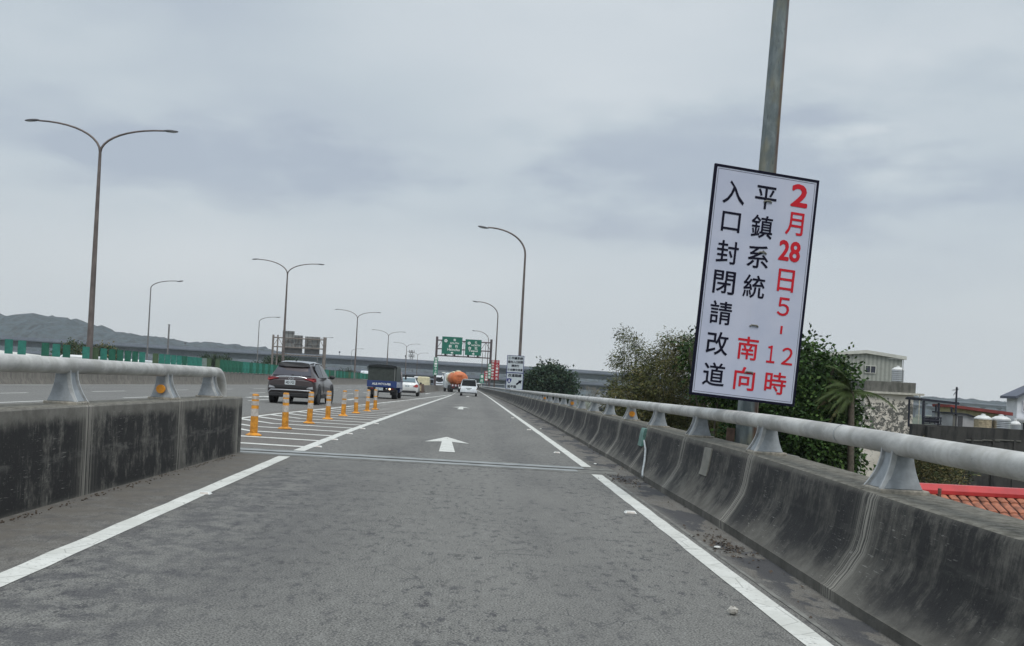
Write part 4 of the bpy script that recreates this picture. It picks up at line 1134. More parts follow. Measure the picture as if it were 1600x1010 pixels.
def quad(parent, name, mat, pts, thick=.008, nrm=(0, -1, 0)):
    n_ = Vector(nrm).normalized() * thick; P_ = [Vector(p) for p in pts]; k_ = len(P_)
    mb = MB(); mb.add([p + n_ for p in P_] + [p - n_ for p in P_], [tuple(range(k_)), tuple(range(2 * k_ - 1, k_ - 1, -1))] + [(i, k_ + i, k_ + (i + 1) % k_, (i + 1) % k_) for i in range(k_)])
    return mb.build(name, mat, parent)
def plate(parent, x, y, z, s_, w_=.36, h_=.16):
    p = quad(parent, 'number_plate', M['plate'], [(x - w_ / 2, y, z - h_ / 2), (x + w_ / 2, y, z - h_ / 2), (x + w_ / 2, y, z + h_ / 2), (x - w_ / 2, y, z + h_ / 2)], .008)
    mb = MB(); write(mb, s_, x, z, w_ * .86, h_ * .62, y - .0095, .02); mb.build('plate_number', M['ink'], p)

# --- brown SUV
suv = thing('suv', 'dark brown-grey SUV with red tail lamps driving in the lane left of the orange bollards', 'car', (-7.60, 39.6, 0.004), math.radians(-2.0), scale=(1.07, 1, 1.07))
st = [(0.00, .34, .80, .60, .86, .78, .90, .66), (.05, .30, .88, .60, .92, .86, .97, .74), (.14, .28, .93, .60, .985, .90, 1.05, .76), (.30, .26, .945, .60, 1.0, .90, 1.30, .70), (.50, .24, .95, .60, 1.01, .90, 1.56, .60), (.62, .24, .95, .60, 1.01, .90, 1.625, .57), (1.2, .22, .945, .58, 1.01, .89, 1.67, .58), (2.0, .22, .935, .56, 1.0, .88, 1.675, .58), (2.7, .22, .935, .56, .99, .88, 1.62, .57), (3.1, .22, .94, .56, .99, .88, 1.42, .62), (3.5, .22, .94, .56, 1.0, .87, 1.10, .72), (4.2, .24, .92, .56, .93, .82, .96, .66), (4.6, .28, .86, .54, .80, .74, .82, .60), (4.7, .34, .76, .52, .70, .64, .72, .5)]
mb = MB(); mb.loft([ring_car(*s_) for s_ in st]); body = mb.build('body', M['suv'], suv, smooth=32)
mb = MB(); mb.loft([[(x, y, z + .008) for x, y, z in ((-w_, yy, zz - .05), (-w_ * .85, yy, zz), (0, yy, zz + .02), (w_ * .85, yy, zz), (w_, yy, zz - .05))] + [(w_ * .9, yy, zz - .07), (-w_ * .9, yy, zz - .07)] for yy, w_, zz in ((.50, .56, 1.575), (.62, .60, 1.632), (1.2, .61, 1.672), (2.0, .61, 1.677), (2.7, .60, 1.625))]); mb.build('roof', M['suv_roof'], suv, smooth=40)
def arcpt(P_, yo=0): return P_
quad(suv, 'rear_window', M['glass_rear'], [(-.74, .165, 1.09), (.74, .165, 1.09), (.70, .29, 1.27), (.58, .49, 1.50), (-.58, .49, 1.50), (-.70, .29, 1.27)], .022, (0, -.85, .5))
quad(suv, 'rear_spoiler', M['trim'], [(-.62, .40, 1.46), (-.3, .365, 1.44), (.3, .365, 1.44), (.62, .40, 1.46), (.58, .44, 1.585), (.3, .44, 1.62), (-.3, .44, 1.62), (-.58, .44, 1.585)], .035, (0, -1, .2))
mb = MB(); mb.ell((.02, .15, 1.12), (.06, .03, .03)); mb.box(0, .34, .11, .14, 1.08, 1.10); mb.build('rear_wiper', M['trim'], suv)
mb = MB(); mb.tube([(-.62, .045, 1.00), (-.45, .015, 1.045), (-.15, .0, 1.06), (.15, .0, 1.06), (.45, .015, 1.045), (.62, .045, 1.00)], .022, 8); mb.build('chrome_strip', M['chrome'], suv, smooth=50)
for s_ in (-1, 1):
    quad(suv, 'tail_lamp', M['tail'], [(s_ * .93, .20, 1.02), (s_ * .86, .055, 1.03), (s_ * .52, .03, 1.015), (s_ * .50, .03, .965), (s_ * .74, .01, .93), (s_ * .86, .03, .86), (s_ * .95, .16, .90)][::s_], .022, (s_ * .3, -1, 0))
    quad(suv, 'tail_lamp_lens', M['tail2'], [(s_ * .91, .04, .96), (s_ * .70, .0, .965), (s_ * .70, .0, .935), (s_ * .87, .02, .905)][::s_], .026, (s_ * .3, -1, 0))
    quad(suv, 'bumper_reflector', M['silver'], [(s_ * .86, -.015, .60), (s_ * .60, -.03, .60), (s_ * .66, -.03, .66), (s_ * .84, -.01, .70)][::s_], .015)
    quad(suv, 'exhaust_trim', M['trim'], [(s_ * .72, -.015, .36), (s_ * .46, -.03, .36), (s_ * .46, -.03, .46), (s_ * .72, -.015, .46)][::s_], .02)
    # side glass
    quad(suv, 'side_window', M['glass'], [(s_ * .865, .95, 1.06), (s_ * .885, 1.75, 1.05), (s_ * .655, 1.78, 1.585), (s_ * .665, 1.05, 1.545), (s_ * .74, .78, 1.35)][::s_], .03, (s_, 0, .35))
    quad(suv, 'side_window', M['glass'], [(s_ * .885, 1.83, 1.05), (s_ * .87, 3.05, 1.06), (s_ * .72, 2.85, 1.36), (s_ * .645, 2.55, 1.56), (s_ * .65, 1.86, 1.585)][::s_], .03, (s_, 0, .35))
    mb = MB(); mb.tube([(s_ * .70, .78, 1.50), (s_ * .655, 1.2, 1.615), (s_ * .655, 2.2, 1.625), (s_ * .69, 2.7, 1.55)], .016, 6); mb.build('roof_rail', M['silver'], suv, smooth=50)
    mb = MB(); mb.ell((s_ * 1.06, 2.98, 1.10), (.12, .07, .085)); mb.box(min(s_ * .88, s_ * 1.0), max(s_ * .88, s_ * 1.0), 2.95, 3.01, 1.04, 1.08); mb.build('wing_mirror', M['trim'], suv, smooth=50)
    for yy in (.86, 3.75):
        mb = MB(); mb.tube([(s_ * .72, yy, .40), (s_ * .955, yy, .40)], .415, 26); mb.build('wheel_arch', M['trim'], suv)
        wheel(suv, s_ * .84, yy, .37, .25, .68, s_)
    quad(suv, 'door_seam', M['trim'], [(s_ * .952, 1.80, .45), (s_ * .952, 1.815, .45), (s_ * .94, 1.815, .98), (s_ * .94, 1.80, .98)][::s_], .006, (s_, 0, 0))
    quad(suv, 'door_handle', M['chrome'], [(s_ * .965, 1.55, .88), (s_ * .965, 1.72, .88), (s_ * .965, 1.72, .905), (s_ * .965, 1.55, .905)][::s_], .01, (s_, 0, 0))
    quad(suv, 'side_sill', M['trim'], [(s_ * .94, 1.3, .24), (s_ * .94, 3.3, .24), (s_ * .955, 3.3, .38), (s_ * .955, 1.3, .38)][::s_], .01, (s_, 0, 0))
mb = MB(); mb.box(-.80, .80, -.045, .12, .28, .44); mb.build('lower_bumper', M['trim'], suv, bevel=.03)
mb = MB(); mb.tube([(-.86, .0, .44), (-.76, -.045, .53), (-.3, -.055, .535), (.3, -.055, .535), (.76, -.045, .53), (.86, .0, .44)], .025, 8); mb.build('bumper_strip', M['silver'], suv, smooth=50)
mb = MB(); mb.box(-.70, .70, -.035, .02, .60, .72); mb.build('bumper_recess', M['trim'], suv, bevel=.02)
plate(suv, -.04, -.012, .83, 'ABD-7420', .40, .17)
mb = MB()
for cx in (-.06, .06): ring_mark(mb, cx, .975, .048, -.012, .020, 16)
mb.build('emblem', M['silver'], suv)
mb = MB(); write(mb, 'QX50', .56, .82, .20, .045, .002, .02); mb.build('badge', M['silver'], suv)
mb = MB(); mb.loft([[(-.02, .72, 1.665), (.02, .72, 1.665), (.02, .86, 1.67), (-.02, .86, 1.67)], [(-.008, .70, 1.74), (.008, .70, 1.74), (.008, .75, 1.74), (-.008, .75, 1.74)]]); mb.build('antenna_fin', M['trim'], suv)

# --- canvas covered truck
trk = thing('canvas_truck', 'small blue flatbed truck with dark canvas-covered bed ahead of the brown SUV', 'truck', (-5.90, 60.5, .004), math.radians(-.8), scale=(1.13, 1, 1.03))
mb = MB(); mb.box(-.45, .45, .1, 4.6, .42, .58); mb.build('chassis', M['trim'], trk)
mb = MB(); mb.box(-.83, .83, 0, 2.9, .70, .80); mb.box(-.83, -.79, .04, 2.9, .80, 1.08); mb.box(.79, .83, .04, 2.9, .80, 1.08); mb.box(-.79, .79, 2.86, 2.9, .80, 1.08); mb.build('bed', M['truck_blue'], trk, bevel=.01)
mb = MB(); mb.box(-.83, .83, -.03, .0, .70, 1.10); tg = mb.build('tailgate', M['truck_blue'], trk, bevel=.01)
mb = MB(); write(mb, 'AL8-W713-FBI', -.03, .90, 1.02, .13, -.036, .03); mb.build('lettering', M['white'], tg)
mb = MB(); pr = [(-.80, 1.09), (-.80, 1.93), (-.74, 2.02), (-.3, 2.06), (.3, 2.06), (.74, 2.02), (.80, 1.93), (.80, 1.09)]
mb.loft([[(x, y, z + .012 * math.sin(y * 5 + x * 3)) for x, z in pr] for y in [.02 + .24 * i for i in range(13)]]); cv = mb.build('canvas_cover', M['tarp'], trk, smooth=35)
mb = MB(); mb.loft([[(x * 1.03, y, z) for x, z in ((-.80, 1.90), (-.74, 2.04), (-.3, 2.085), (.3, 2.085), (.74, 2.04), (.80, 1.90))] + [(.78, y, 1.93), (-.78, y, 1.93)] for y in (-.06, .10)]); mb.build('canvas_flap', M['tarp_edge'], cv)
mb = MB(); mb.box(.68, .71, -.01, .03, 1.12, 1.93); mb.build('canvas_seam', M['sign_back'], cv)
mb = MB(); mb.loft([ring_car(y, .35, .80, .7, 1.15, .80, zt_, .70) for y, zt_ in ((2.98, 1.85), (3.1, 1.90), (4.0, 1.90), (4.35, 1.75), (4.62, 1.3), (4.68, 1.0))]); mb.build('cab', M['truck_blue'], trk, smooth=35)
for s_ in (-1, 1):
    quad(trk, 'side_window', M['glass'], [(s_ * .80, 3.25, 1.20), (s_ * .80, 4.25, 1.20), (s_ * .73, 4.05, 1.72), (s_ * .73, 3.25, 1.74)][::s_], .03, (s_, 0, .1))
    mb = MB(); mb.box(s_ * .98 - .05, s_ * .98 + .05, 4.35, 4.42, 1.25, 1.55); mb.tube([(s_ * .80, 4.35, 1.5), (s_ * .98, 4.38, 1.5)], .012, 6); mb.build('wing_mirror', M['trim'], trk)
    for yy in (.95, 4.0):
        wheel(trk, s_ * (.66 if yy < 2 else .68), yy, .30, .30 if yy < 2 else .19, .55, s_)
    mb = MB(); mb.box(s_ * .55 - .24, s_ * .55 + .24, -.02, .06, .54, .68); mb.build('lamp_cluster', M['trim'], trk, bevel=.01)
mb = MB(); mb.box(-.80, -.44, .10, .14, .24, .5); mb.box(.44, .80, .55, .58, .24, .56); mb.build('mud_flap', M['trim'], trk)
mb = MB(); mb.box(-.74, .74, .0, .08, .46, .53); mb.build('rear_bar', M['trim'], trk)
mb = MB(); mb.lathe([(.055, 0), (.055, .02)], (0, 0, 0), 16); mb.v = [(x + .46, -.05 - z, y + .61) for x, y, z in mb.v]; mb.build('lit_lamp', M['lit'], trk)
mb = MB(); mb.box(-.60, -.46, -.04, -.015, .57, .65); mb.build('tail_lamp', M['tail'], trk); mb = MB(); mb.box(.56, .66, -.04, -.015, .57, .65); mb.build('tail_lamp', M['tail'], trk)
mb = MB(); mb.box(.24, .32, -.04, -.01, .60, .65); mb.build('reverse_lamp', M['white'], trk)
plate(trk, -.12, -.045, .59, 'AL8-713', .40, .16)

# --- white sedan
sed = thing('sedan', 'white saloon car partly hidden behind the canvas truck', 'car', (-5.42, 76.5, .004), math.radians(1.6), scale=(.98, 1, 1.05))
st = [(0, .36, .72, .55, .82, .70, .85, .60), (.06, .30, .84, .55, .90, .80, .94, .70), (.2, .26, .88, .55, .95, .83, .99, .72), (.8, .24, .895, .55, .97, .84, 1.02, .72), (.95, .24, .90, .55, .97, .84, 1.08, .68), (1.55, .22, .90, .55, .96, .84, 1.385, .54), (2.1, .22, .90, .55, .95, .84, 1.43, .55), (2.8, .22, .90, .55, .94, .84, 1.40, .55), (3.5, .22, .90, .55, .94, .83, 1.02, .68), (4.2, .24, .88, .55, .86, .78, .88, .62), (4.62, .30, .78, .5, .70, .66, .72, .5)]
mb = MB(); mb.loft([ring_car(*s_) for s_ in st]); mb.build('body', M['car_white'], sed, smooth=32)
quad(sed, 'rear_window', M['glass_sedan'], [(-.62, .86, 1.07), (.62, .86, 1.07), (.54, 1.36, 1.345), (-.54, 1.36, 1.345)], .05, (0, -.6, .8))
for s_ in (-1, 1):
    quad(sed, 'tail_lamp', M['tail2'], [(s_ * .86, .12, .86), (s_ * .72, .02, .93), (s_ * .46, .0, .75), (s_ * .74, .0, .68), (s_ * .87, .10, .70)][::s_], .03, (s_ * .3, -1, 0))
    quad(sed, 'side_window', M['glass'], [(s_ * .83, 1.25, 1.0), (s_ * .83, 3.25, .98), (s_ * .60, 2.75, 1.34), (s_ * .60, 1.75, 1.34)][::s_], .035, (s_, 0, .4))
    mb = MB(); mb.ell((s_ * .99, 3.0, 1.02), (.10, .06, .07)); mb.build('wing_mirror', M['trim'], sed, smooth=50)
    for yy in (.95, 3.75):
        mb = MB(); mb.tube([(s_ * .70, yy, .34), (s_ * .905, yy, .34)], .37, 22); mb.build('wheel_arch', M['trim'], sed)
        wheel(sed, s_ * .80, yy, .32, .21, .64, s_)
mb = MB(); mb.box(-.72, .72, -.03, .1, .26, .42); mb.build('lower_bumper', M['trim'], sed, bevel=.02)
plate(sed, 0, -.004, .76, '5271-LK', .36, .15)

# --- white van
van = thing('van', 'white minivan with dark rear window in the lane ahead beside the orange tanker', 'van', (-.66, 96.5, .004), 0, scale=(1, 1, .87))
st = [(0, .36, .76, .6, .95, .80, 1.0, .70), (.05, .30, .83, .6, 1.05, .84, 1.12, .74), (.12, .28, .85, .6, 1.10, .85, 1.80, .70), (.2, .27, .855, .6, 1.12, .85, 1.90, .68), (1.0, .26, .86, .6, 1.12, .86, 1.97, .70), (3.2, .26, .86, .6, 1.12, .86, 1.96, .70), (3.7, .26, .86, .6, 1.12, .86, 1.80, .70), (4.3, .28, .84, .6, 1.08, .82, 1.14, .72), (4.6, .32, .78, .5, .85, .7, .88, .6)]
mb = MB(); mb.loft([ring_car(*s_) for s_ in st]); mb.build('body', M['van_white'], van, smooth=32)
quad(van, 'rear_window', M['glass'], [(-.74, .06, 1.18), (.74, .06, 1.18), (.66, .11, 1.80), (-.66, .11, 1.80)], .03)
mb = MB(); mb.box(-.66, .66, .06, .3, 1.86, 1.92); mb.build('spoiler', M['trim'], van)
mb = MB(); mb.box(-.80, .80, -.04, .1, .34, .44); mb.build('bumper', M['trim'], van, bevel=.02)
plate(van, 0, -.0, .78, '8162-QX', .36, .15)
mb = MB(); mb.box(-.30, .30, -.004, .03, .88, .94); mb.build('plate_garnish', M['trim'], van)
for s_ in (-1, 1):
    quad(van, 'tail_lamp', M['tail'], [(s_ * .84, .10, 1.10), (s_ * .76, .05, 1.10), (s_ * .76, .03, .80), (s_ * .84, .08, .80)][::s_], .02, (s_ * .3, -1, 0))
    quad(van, 'side_window', M['glass'], [(s_ * .855, .5, 1.2), (s_ * .855, 3.3, 1.2), (s_ * .745, 3.1, 1.75), (s_ * .745, .5, 1.75)][::s_], .02, (s_, 0, .2))
    mb = MB(); mb.ell((s_ * .98, 3.6, 1.18), (.09, .06, .12)); mb.build('wing_mirror', M['trim'], van, smooth=50)
    for yy in (.85, 3.9): wheel(van, s_ * .76, yy, .32, .2, .6, s_)

# --- orange tanker
tk = thing('tanker_truck', 'orange oval tanker truck with red and white hazard stripes across its rear', 'truck', (-2.15, 130, .004), math.radians(9), scale=(1.0, 1, .94))
mb = MB(); mb.box(-.5, .5, .1, 9, .70, .95); mb.build('chassis', M['trim'], tk)
mb = MB(); rings = []
for y, f in ((.25, .45), (.35, .72), (.55, .90), (.9, 1.0), (3.6, 1.0)):
    rings.append([(1.22 * f * math.cos(2 * PI * k_ / 32), y, 2.05 + .98 * f * math.sin(2 * PI * k_ / 32)) for k_ in range(32)])
mb.loft(rings); tn = mb.build('tank', M['tank'], tk, smooth=40)
mb = MB(); rings = []
for y, f in ((3.6, 1.01), (5.2, 1.01), (5.8, .96), (6.1, .7)): rings.append([(1.22 * f * math.cos(2 * PI * k_ / 32), y, 2.05 + .98 * f * math.sin(2 * PI * k_ / 32)) for k_ in range(32)])
mb.loft(rings); mb.build('tank_front', M['tank_cream'], tk, smooth=40)
for y in (.95, 2.2, 3.5):
    mb = MB(); mb.loft([[(1.235 * math.cos(2 * PI * k_ / 32), y + d, 2.05 + .995 * math.sin(2 * PI * k_ / 32)) for k_ in range(32)] for d in (-.03, .03)]); mb.build('band', M['tank'], tn, smooth=40)
mb = MB(); mb.ell((0, 1.8, 3.05), (.4, .4, .14)); mb.ell((-.7, 1.2, 2.85), (.22, .3, .18)); mb.build('hatch', M['tank_cream'], tk, smooth=50)
mb = MB(); mb.box(-.35, .35, .16, .3, 2.35, 2.55); mb.tube([(-.35, .2, 1.2), (-.35, .2, 2.4)], .025, 6); mb.tube([(.35, .2, 1.2), (.35, .2, 2.4)], .025, 6)
for z in (1.4, 1.7, 2.0, 2.3): mb.tube([(-.35, .2, z), (.35, .2, z)], .02, 6)
mb.build('ladder', M['tank'], tk)
mb = MB(); mb.box(-1.2, 1.2, -.04, .02, .86, 1.13); mb.build('hazard_board', M['hazard'], tk)
mb = MB(); mb.box(-1.15, 1.15, .0, .3, .50, .84); mb.box(-1.15, 1.15, -.02, .05, .40, .50); mb.build('rear_underrun', M['trim'], tk)
mb = MB(); mb.box(-.12, .12, -.06, -.01, .62, .80); mb.build('hazard_tab', M['white'], tk)
for s_ in (-1, 1):
    mb = MB(); mb.box(s_ * .85 - .15, s_ * .85 + .15, -.03, 0.0, .60, .74); mb.build('tail_lamp', M['tail'], tk)
    for yy in (1.2, 2.5, 7.4): wheel(tk, s_ * (1.0 if yy < 5 else 1.05), yy, .50, .5 if yy < 5 else .28, .5, s_)
mb = MB(); mb.loft([ring_car(y, .5, 1.22, 1.1, 1.7, 1.2, zt_, 1.1) for y, zt_ in ((6.6, 2.75), (6.8, 2.85), (8.2, 2.8), (8.5, 2.6), (8.6, 1.8))]); cb = mb.build('cab', M['van_white'], tk, smooth=35)
mb = MB(); mb.box(-1.65, -1.2, 6.5, 6.9, 2.75, 2.90); mb.box(-1.62, -1.50, 6.6, 6.7, 1.9, 2.5); mb.build('mirror_arm', M['white'], tk)
mb = MB(); mb.box(-1.60, -1.42, 8.2, 8.3, 1.6, 2.2); mb.box(1.42, 1.6, 8.2, 8.3, 1.6, 2.2); mb.tube([(-1.5, 8.25, 2.2), (1.5, 8.25, 2.25)], .02, 6); mb.build('wing_mirror', M['trim'], tk)

# --- far vehicles
def far_box_vehicle(name, label, cat, loc, w_, h_, L, paint, wins, rz=0):
    t = thing(name, label, cat, loc, rz)
    mb = MB(); mb.loft([ring_car(y, .35, w_ / 2, h_ * .35, h_ * .55, w_ / 2, z, w_ / 2 * .94) for y, z in ((0, h_ * .93), (.12, h_), (L * .5, h_), (L - .15, h_), (L, h_ * .93))]); mb.build('body', paint, t, smooth=35)
    if wins:
        quad(t, 'rear_window', M['glass'], [(-w_ * .40, -.02, h_ * .52), (-.1 * w_, -.02, h_ * .44), (.1 * w_, -.02, h_ * .44), (w_ * .40, -.02, h_ * .52), (w_ * .38, -.02, h_ * .85), (-w_ * .38, -.02, h_ * .85)], .02)
        quad(t, 'lower_grille', M['trim'], [(-w_ * .38, -.02, h_ * .28), (w_ * .38, -.02, h_ * .28), (w_ * .38, -.02, h_ * .34), (-w_ * .38, -.02, h_ * .34)], .02)
    for s_ in (-1, 1):
        for yy in (L * .2, L * .8): wheel(t, s_ * (w_ / 2 - .18), yy, .45 if h_ > 2.3 else .32, .25, .5, s_)
    return t
far_box_vehicle('coach', 'white coach seen just right of the left gantry post beyond the divider wall', 'bus', (-9.6, 255, .004), 2.35, 3.05, 11, M['van_white'], True)
far_box_vehicle('box_truck', 'white box truck beyond the crash cushion, right of the white sedan', 'truck', (-9.4, 172, .004), 2.1, 2.1, 5, M['tank_cream'], False)
far_box_vehicle('van', 'dark blue-grey van beyond the divider wall between box truck and coach', 'van', (-10.2, 215, .004), 1.8, 2.0, 5, M['far_b'], True)
far_box_vehicle('box_truck', 'white box truck roof showing above the green panels left of the canvas truck', 'truck', (-25.6, 222, .004), 2.3, 3.0, 6, M['van_white'], False)
far_box_vehicle('car', 'tiny white car beyond the gantry against the right barrier', 'car', (1.1, 300, .004), 1.7, 1.6, 4.3, M['car_white'], True)
far_box_vehicle('van', 'tiny white van far off, roof above the white sedan', 'van', (-14.2, 235, .004), 1.9, 2.4, 5, M['car_white'], True)
for i, y in enumerate((66, 78, 92)):
    far_box_vehicle('car', ['white car glimpsed between green panels right of the tallest lamp', 'white car glimpsed between green panels near the end of the left pipe rail', 'white car glimpsed through the panels left of the brown SUV'][i], 'car', (-27.8 - .4 * i, y, .004), 1.8, 1.75, 4.4, M['car_white'], True)

# ------------------------------------------------------------------ vegetation
def leafball(mb, c, r, n, size, asp=1.6, droop=0., nm=3, rg=rnd, clump=9, bias=None):
    """leaf quads gathered in small sprays within an ellipsoid"""
    C_ = Vector(c); k_ = 0
    while k_ < n:
        d = Vector((rg.gauss(0, 1), rg.gauss(0, 1), rg.gauss(0, 1))).normalized()
        q = rg.random() ** .45
        p0 = C_ + Vector((d.x * r[0] * q, d.y * r[1] * q, d.z * r[2] * q))
        mi = rg.choices(range(nm), [3, 4, 2][:nm])[0]
        dirn = (d + Vector((rg.uniform(-.7, .7), rg.uniform(-.7, .7), rg.uniform(-.4, .7) - droop))).normalized()
        if bias: dirn = (dirn + Vector(bias)).normalized()
        m_ = rg.randint(clump // 2, clump)
        for i in range(m_):
            p = p0 + dirn * size * i * .55 + Vector((rg.gauss(0, size * .55), rg.gauss(0, size * .55), rg.gauss(0, size * .55)))
            a = (dirn + Vector((rg.uniform(-.9, .9), rg.uniform(-.9, .9), rg.uniform(-.9, .6) - droop))).normalized()
            b = a.cross(Vector((rg.gauss(0, 1), rg.gauss(0, 1), rg.gauss(0, 1)))).normalized()
            L = size * rg.uniform(.7, 1.3); W = L / asp / 2
            mb.add([p, p + a * L * .5 + b * W, p + a * L, p + a * L * .5 - b * W], [(0, 1, 2, 3)], mi)
        k_ += m_
def tree(name, label, base, h, blobs, n, size, mats, cat='tree', trunk_r=.16, asp=1.6, droop=0., group=None, seed=1, clump=9, bark='bark', bias=None):
    rg = random.Random(seed)
    t = thing(name, label, cat, base, 0, group)
    top = Vector((sum(b[0][0] for b in blobs) / len(blobs), sum(b[0][1] for b in blobs) / len(blobs), h * .62))
    mb = MB(); mid = Vector((top.x * .4 + rg.uniform(-.2, .2), top.y * .4, h * .3))
    mb.tube([(0, 0, 0), mid, top], [trunk_r, trunk_r * .8, trunk_r * .45], 8)
    for c, r in blobs:
        c = Vector(c); s0 = mid.lerp(top, rg.uniform(.1, 1)); m_ = s0.lerp(c, .5) + Vector((rg.uniform(-.3, .3), rg.uniform(-.3, .3), -.2))
        mb.tube([s0, m_, c], [trunk_r * .4, trunk_r * .28, trunk_r * .12], 6)
        for _ in range(4):
            e = c + Vector((rg.uniform(-1, 1) * r[0] * .8, rg.uniform(-1, 1) * r[1] * .8, rg.uniform(-.5, .9) * r[2])); mb.tube([m_.lerp(c, .6), e], [trunk_r * .14, trunk_r * .05], 5)
    mb.build('trunk', M[bark], t, smooth=50)
    mb = MB(); tot = sum(r[0] * r[2] for c, r in blobs)
    for c, r in blobs: leafball(mb, c, r, int(n * r[0] * r[2] / tot), size, asp, droop, len(mats), rg, clump, bias)
    mb.build('crown', [M[m_] for m_ in mats], t)
    return t
def at(px, py, Y):
    """point at distance Y on the sight line through a photo pixel (used once, to survey positions)"""
    u, v = px - 743, py - 601; r_ = math.radians(3.1)
    a = u * math.cos(r_) + v * math.sin(r_); b = -u * math.sin(r_) + v * math.cos(r_)
    return Vector((a * Y / 1500, Y, 1.22 - b * Y / 1500))
def blobs_at(base, Y, lst):
    out_ = []
    for px, py, rr_ in lst:
        yy = Y + rnd.uniform(-1.2, 1.2); p = at(px, py, yy) - Vector(base); r_ = rr_ * Y / 1500
        out_.append((tuple(p), (r_, r_ * 1.0, r_ * .9)))
    return out_
# bamboo-like feathery clump right of the road
base = (8.3, 44, -7)
bl = blobs_at(base, 44, [(1040, 560, 22), (1060, 555, 26), (1078, 580, 30), (1030, 595, 34), (1000, 610, 28), (1060, 625, 40), (1095, 650, 45), (1010, 640, 34), (975, 612, 20), (960, 635, 22), (985, 650, 30), (1085, 690, 45), (1130, 660, 45), (1040, 660, 40), (1050, 530, 9), (1075, 545, 14)])
tree('bamboo_clump', 'feathery olive-brown bamboo clump leaning left behind the right rail, left of the notice', base, 9, bl, 52000, .15, ['bam_d', 'bam_m', 'bam_l'], 'bamboo', .07, 4.2, .35, None, 5, 8, 'bark_pale', (-.5, 0, .15))
base = (6.9, 45, -7)
bl = blobs_at(base, 45, [(975, 524, 8), (984, 526, 9), (993, 534, 9), (1000, 545, 11), (1007, 556, 13), (1014, 570, 16), (962, 562, 8), (972, 556, 10), (979, 566, 11), (988, 580, 10), (1002, 585, 14)])
tree('bamboo_clump', 'wind-bent dark bamboo spray sticking up at the left edge of the clump', base, 9, bl, 3800, .13, ['bam_d', 'bam_m', 'leaf_d'], 'bamboo', .05, 3.6, .2, None, 6, 8, 'bark', (-.9, 0, -.1))
# broad-leaved dark tree right of the notice
base = (14.6, 36, -7)
bl = blobs_at(base, 36, [(1252, 545, 13), (1264, 572, 22), (1286, 585, 20), (1270, 612, 28), (1295, 628, 24), (1292, 655, 26), (1250, 640, 32), (1260, 680, 34), (1288, 700, 30), (1310, 722, 18), (1230, 690, 34), (1240, 720, 28), (1282, 730, 26), (1215, 620, 36), (1185, 560, 30), (1200, 660, 38), (1175, 690, 36), (1305, 570, 10), (1312, 592, 14), (1322, 640, 14), (1318, 668, 14), (1318, 690, 16), (1328, 715, 10)])
tree('broadleaf_tree', 'dense dark green broad-leaved tree between the notice and the peeling house', base, 9, bl, 36000, .17, ['leaf_d', 'leaf_m', 'leaf_l'], 'tree', .2, 1.7, .1, None, 8, 9)
base = (10.8, 40, -7)
bl = blobs_at(base, 40, [(1100, 560, 28), (1130, 570, 34), (1150, 620, 34), (1085, 548, 12), (1076, 536, 8), (1120, 600, 36)])
tree('broadleaf_tree', 'dark green tree mostly hidden behind the lower left of the notice', base, 9, bl, 9000, .15, ['leaf_d', 'leaf_m', 'leaf_l'], 'tree', .16, 1.7, .1, None, 9)
# palm
pb_ = at(1330, 612, 34.5)
pm_ = thing('palm_tree', 'ragged wind-blown palm with drooping fronds in front of the peeling house', 'palm', (pb_.x, 34.5, -7))
hh = pb_.z + 7
mb = MB(); mb.tube([(.3, 0, 0), (.2, 0, hh * .5), (0, 0, hh)], [.16, .13, .11], 10); mb.build('trunk', M['bark'], pm_, smooth=50)
pr_ = random.Random(21)
for i in range(46):
    a = 2 * PI * i / 46 + pr_.uniform(-.2, .2); up = pr_.uniform(-.8, .42); L = pr_.uniform(1.0, 1.9)
    mb = MB(); pts = []; d = Vector((math.cos(a) * .8 - .95, math.sin(a) * .6, up)).normalized() if pr_.random() < .85 else Vector((math.cos(a), math.sin(a), up)).normalized()
    p = Vector((0, 0, hh)); 
    for k_ in range(13):
        pts.append(p.copy()); p = p + d * L / 12; d = (d + Vector((-.03, 0, -.09))).normalized()
    mb.tube(pts, [.025 - .0015 * k_ for k_ in range(13)], 5)
    for k_ in range(1, 13):
        for s_ in (-1, 1):
            for q in range(3):
                o_ = pts[k_].lerp(pts[k_ - 1], q / 3); dd = (pts[k_] - pts[k_ - 1]).normalized(); sd = dd.cross(Vector((0, 0, 1))).normalized() * s_
                ll = .42 * (1 - k_ / 16) * pr_.uniform(.7, 1.2); tip = o_ + (sd * .6 + dd * .5 + Vector((0, 0, -.65))).normalized() * ll
                w_ = dd * .026; mb.add([o_ - w_, o_ + w_, tip], [(0, 1, 2)])
    mb.build('frond', M['frond'] if pr_.random() < .9 else M['frond_d'], pm_)
# round dark tree right of the detour sign, and the bare one
base = (10.8, 140, -7)
bl = blobs_at(base, 140, [(850, 588, 13), (865, 585, 12), (838, 597, 14), (875, 594, 14), (828, 604, 12), (888, 604, 10), (855, 603, 20), (848, 612, 18), (880, 612, 14), (825, 614, 12)])
tree('round_tree', 'rounded dark blue-green tree right of the detour sign', base, 10, bl, 15000, .36, ['pine', 'pine_m', 'bush'], 'tree', .3, 1.5, .0, None, 12)
t = thing('bare_tree', 'thin grey leafless tree right of the round dark tree', 'tree', (17.2, 150, -7)); rg = random.Random(5)
mb = MB(); mb.tube([(0, 0, 0), (0, 0, 6)], [.2, .12], 7); mb.build('trunk', M['bark_pale'], t)
mb = MB()
def br(p, d, L, r_, k_):
    e = p + d * L; mb.tube([p, e], [r_, r_ * .6], 4)
    if k_:
        for _ in range(3): br(e, (d + Vector((rg.uniform(-.8, .8), rg.uniform(-.6, .6), rg.uniform(-.1, .5)))).normalized(), L * .72, r_ * .6, k_ - 1)
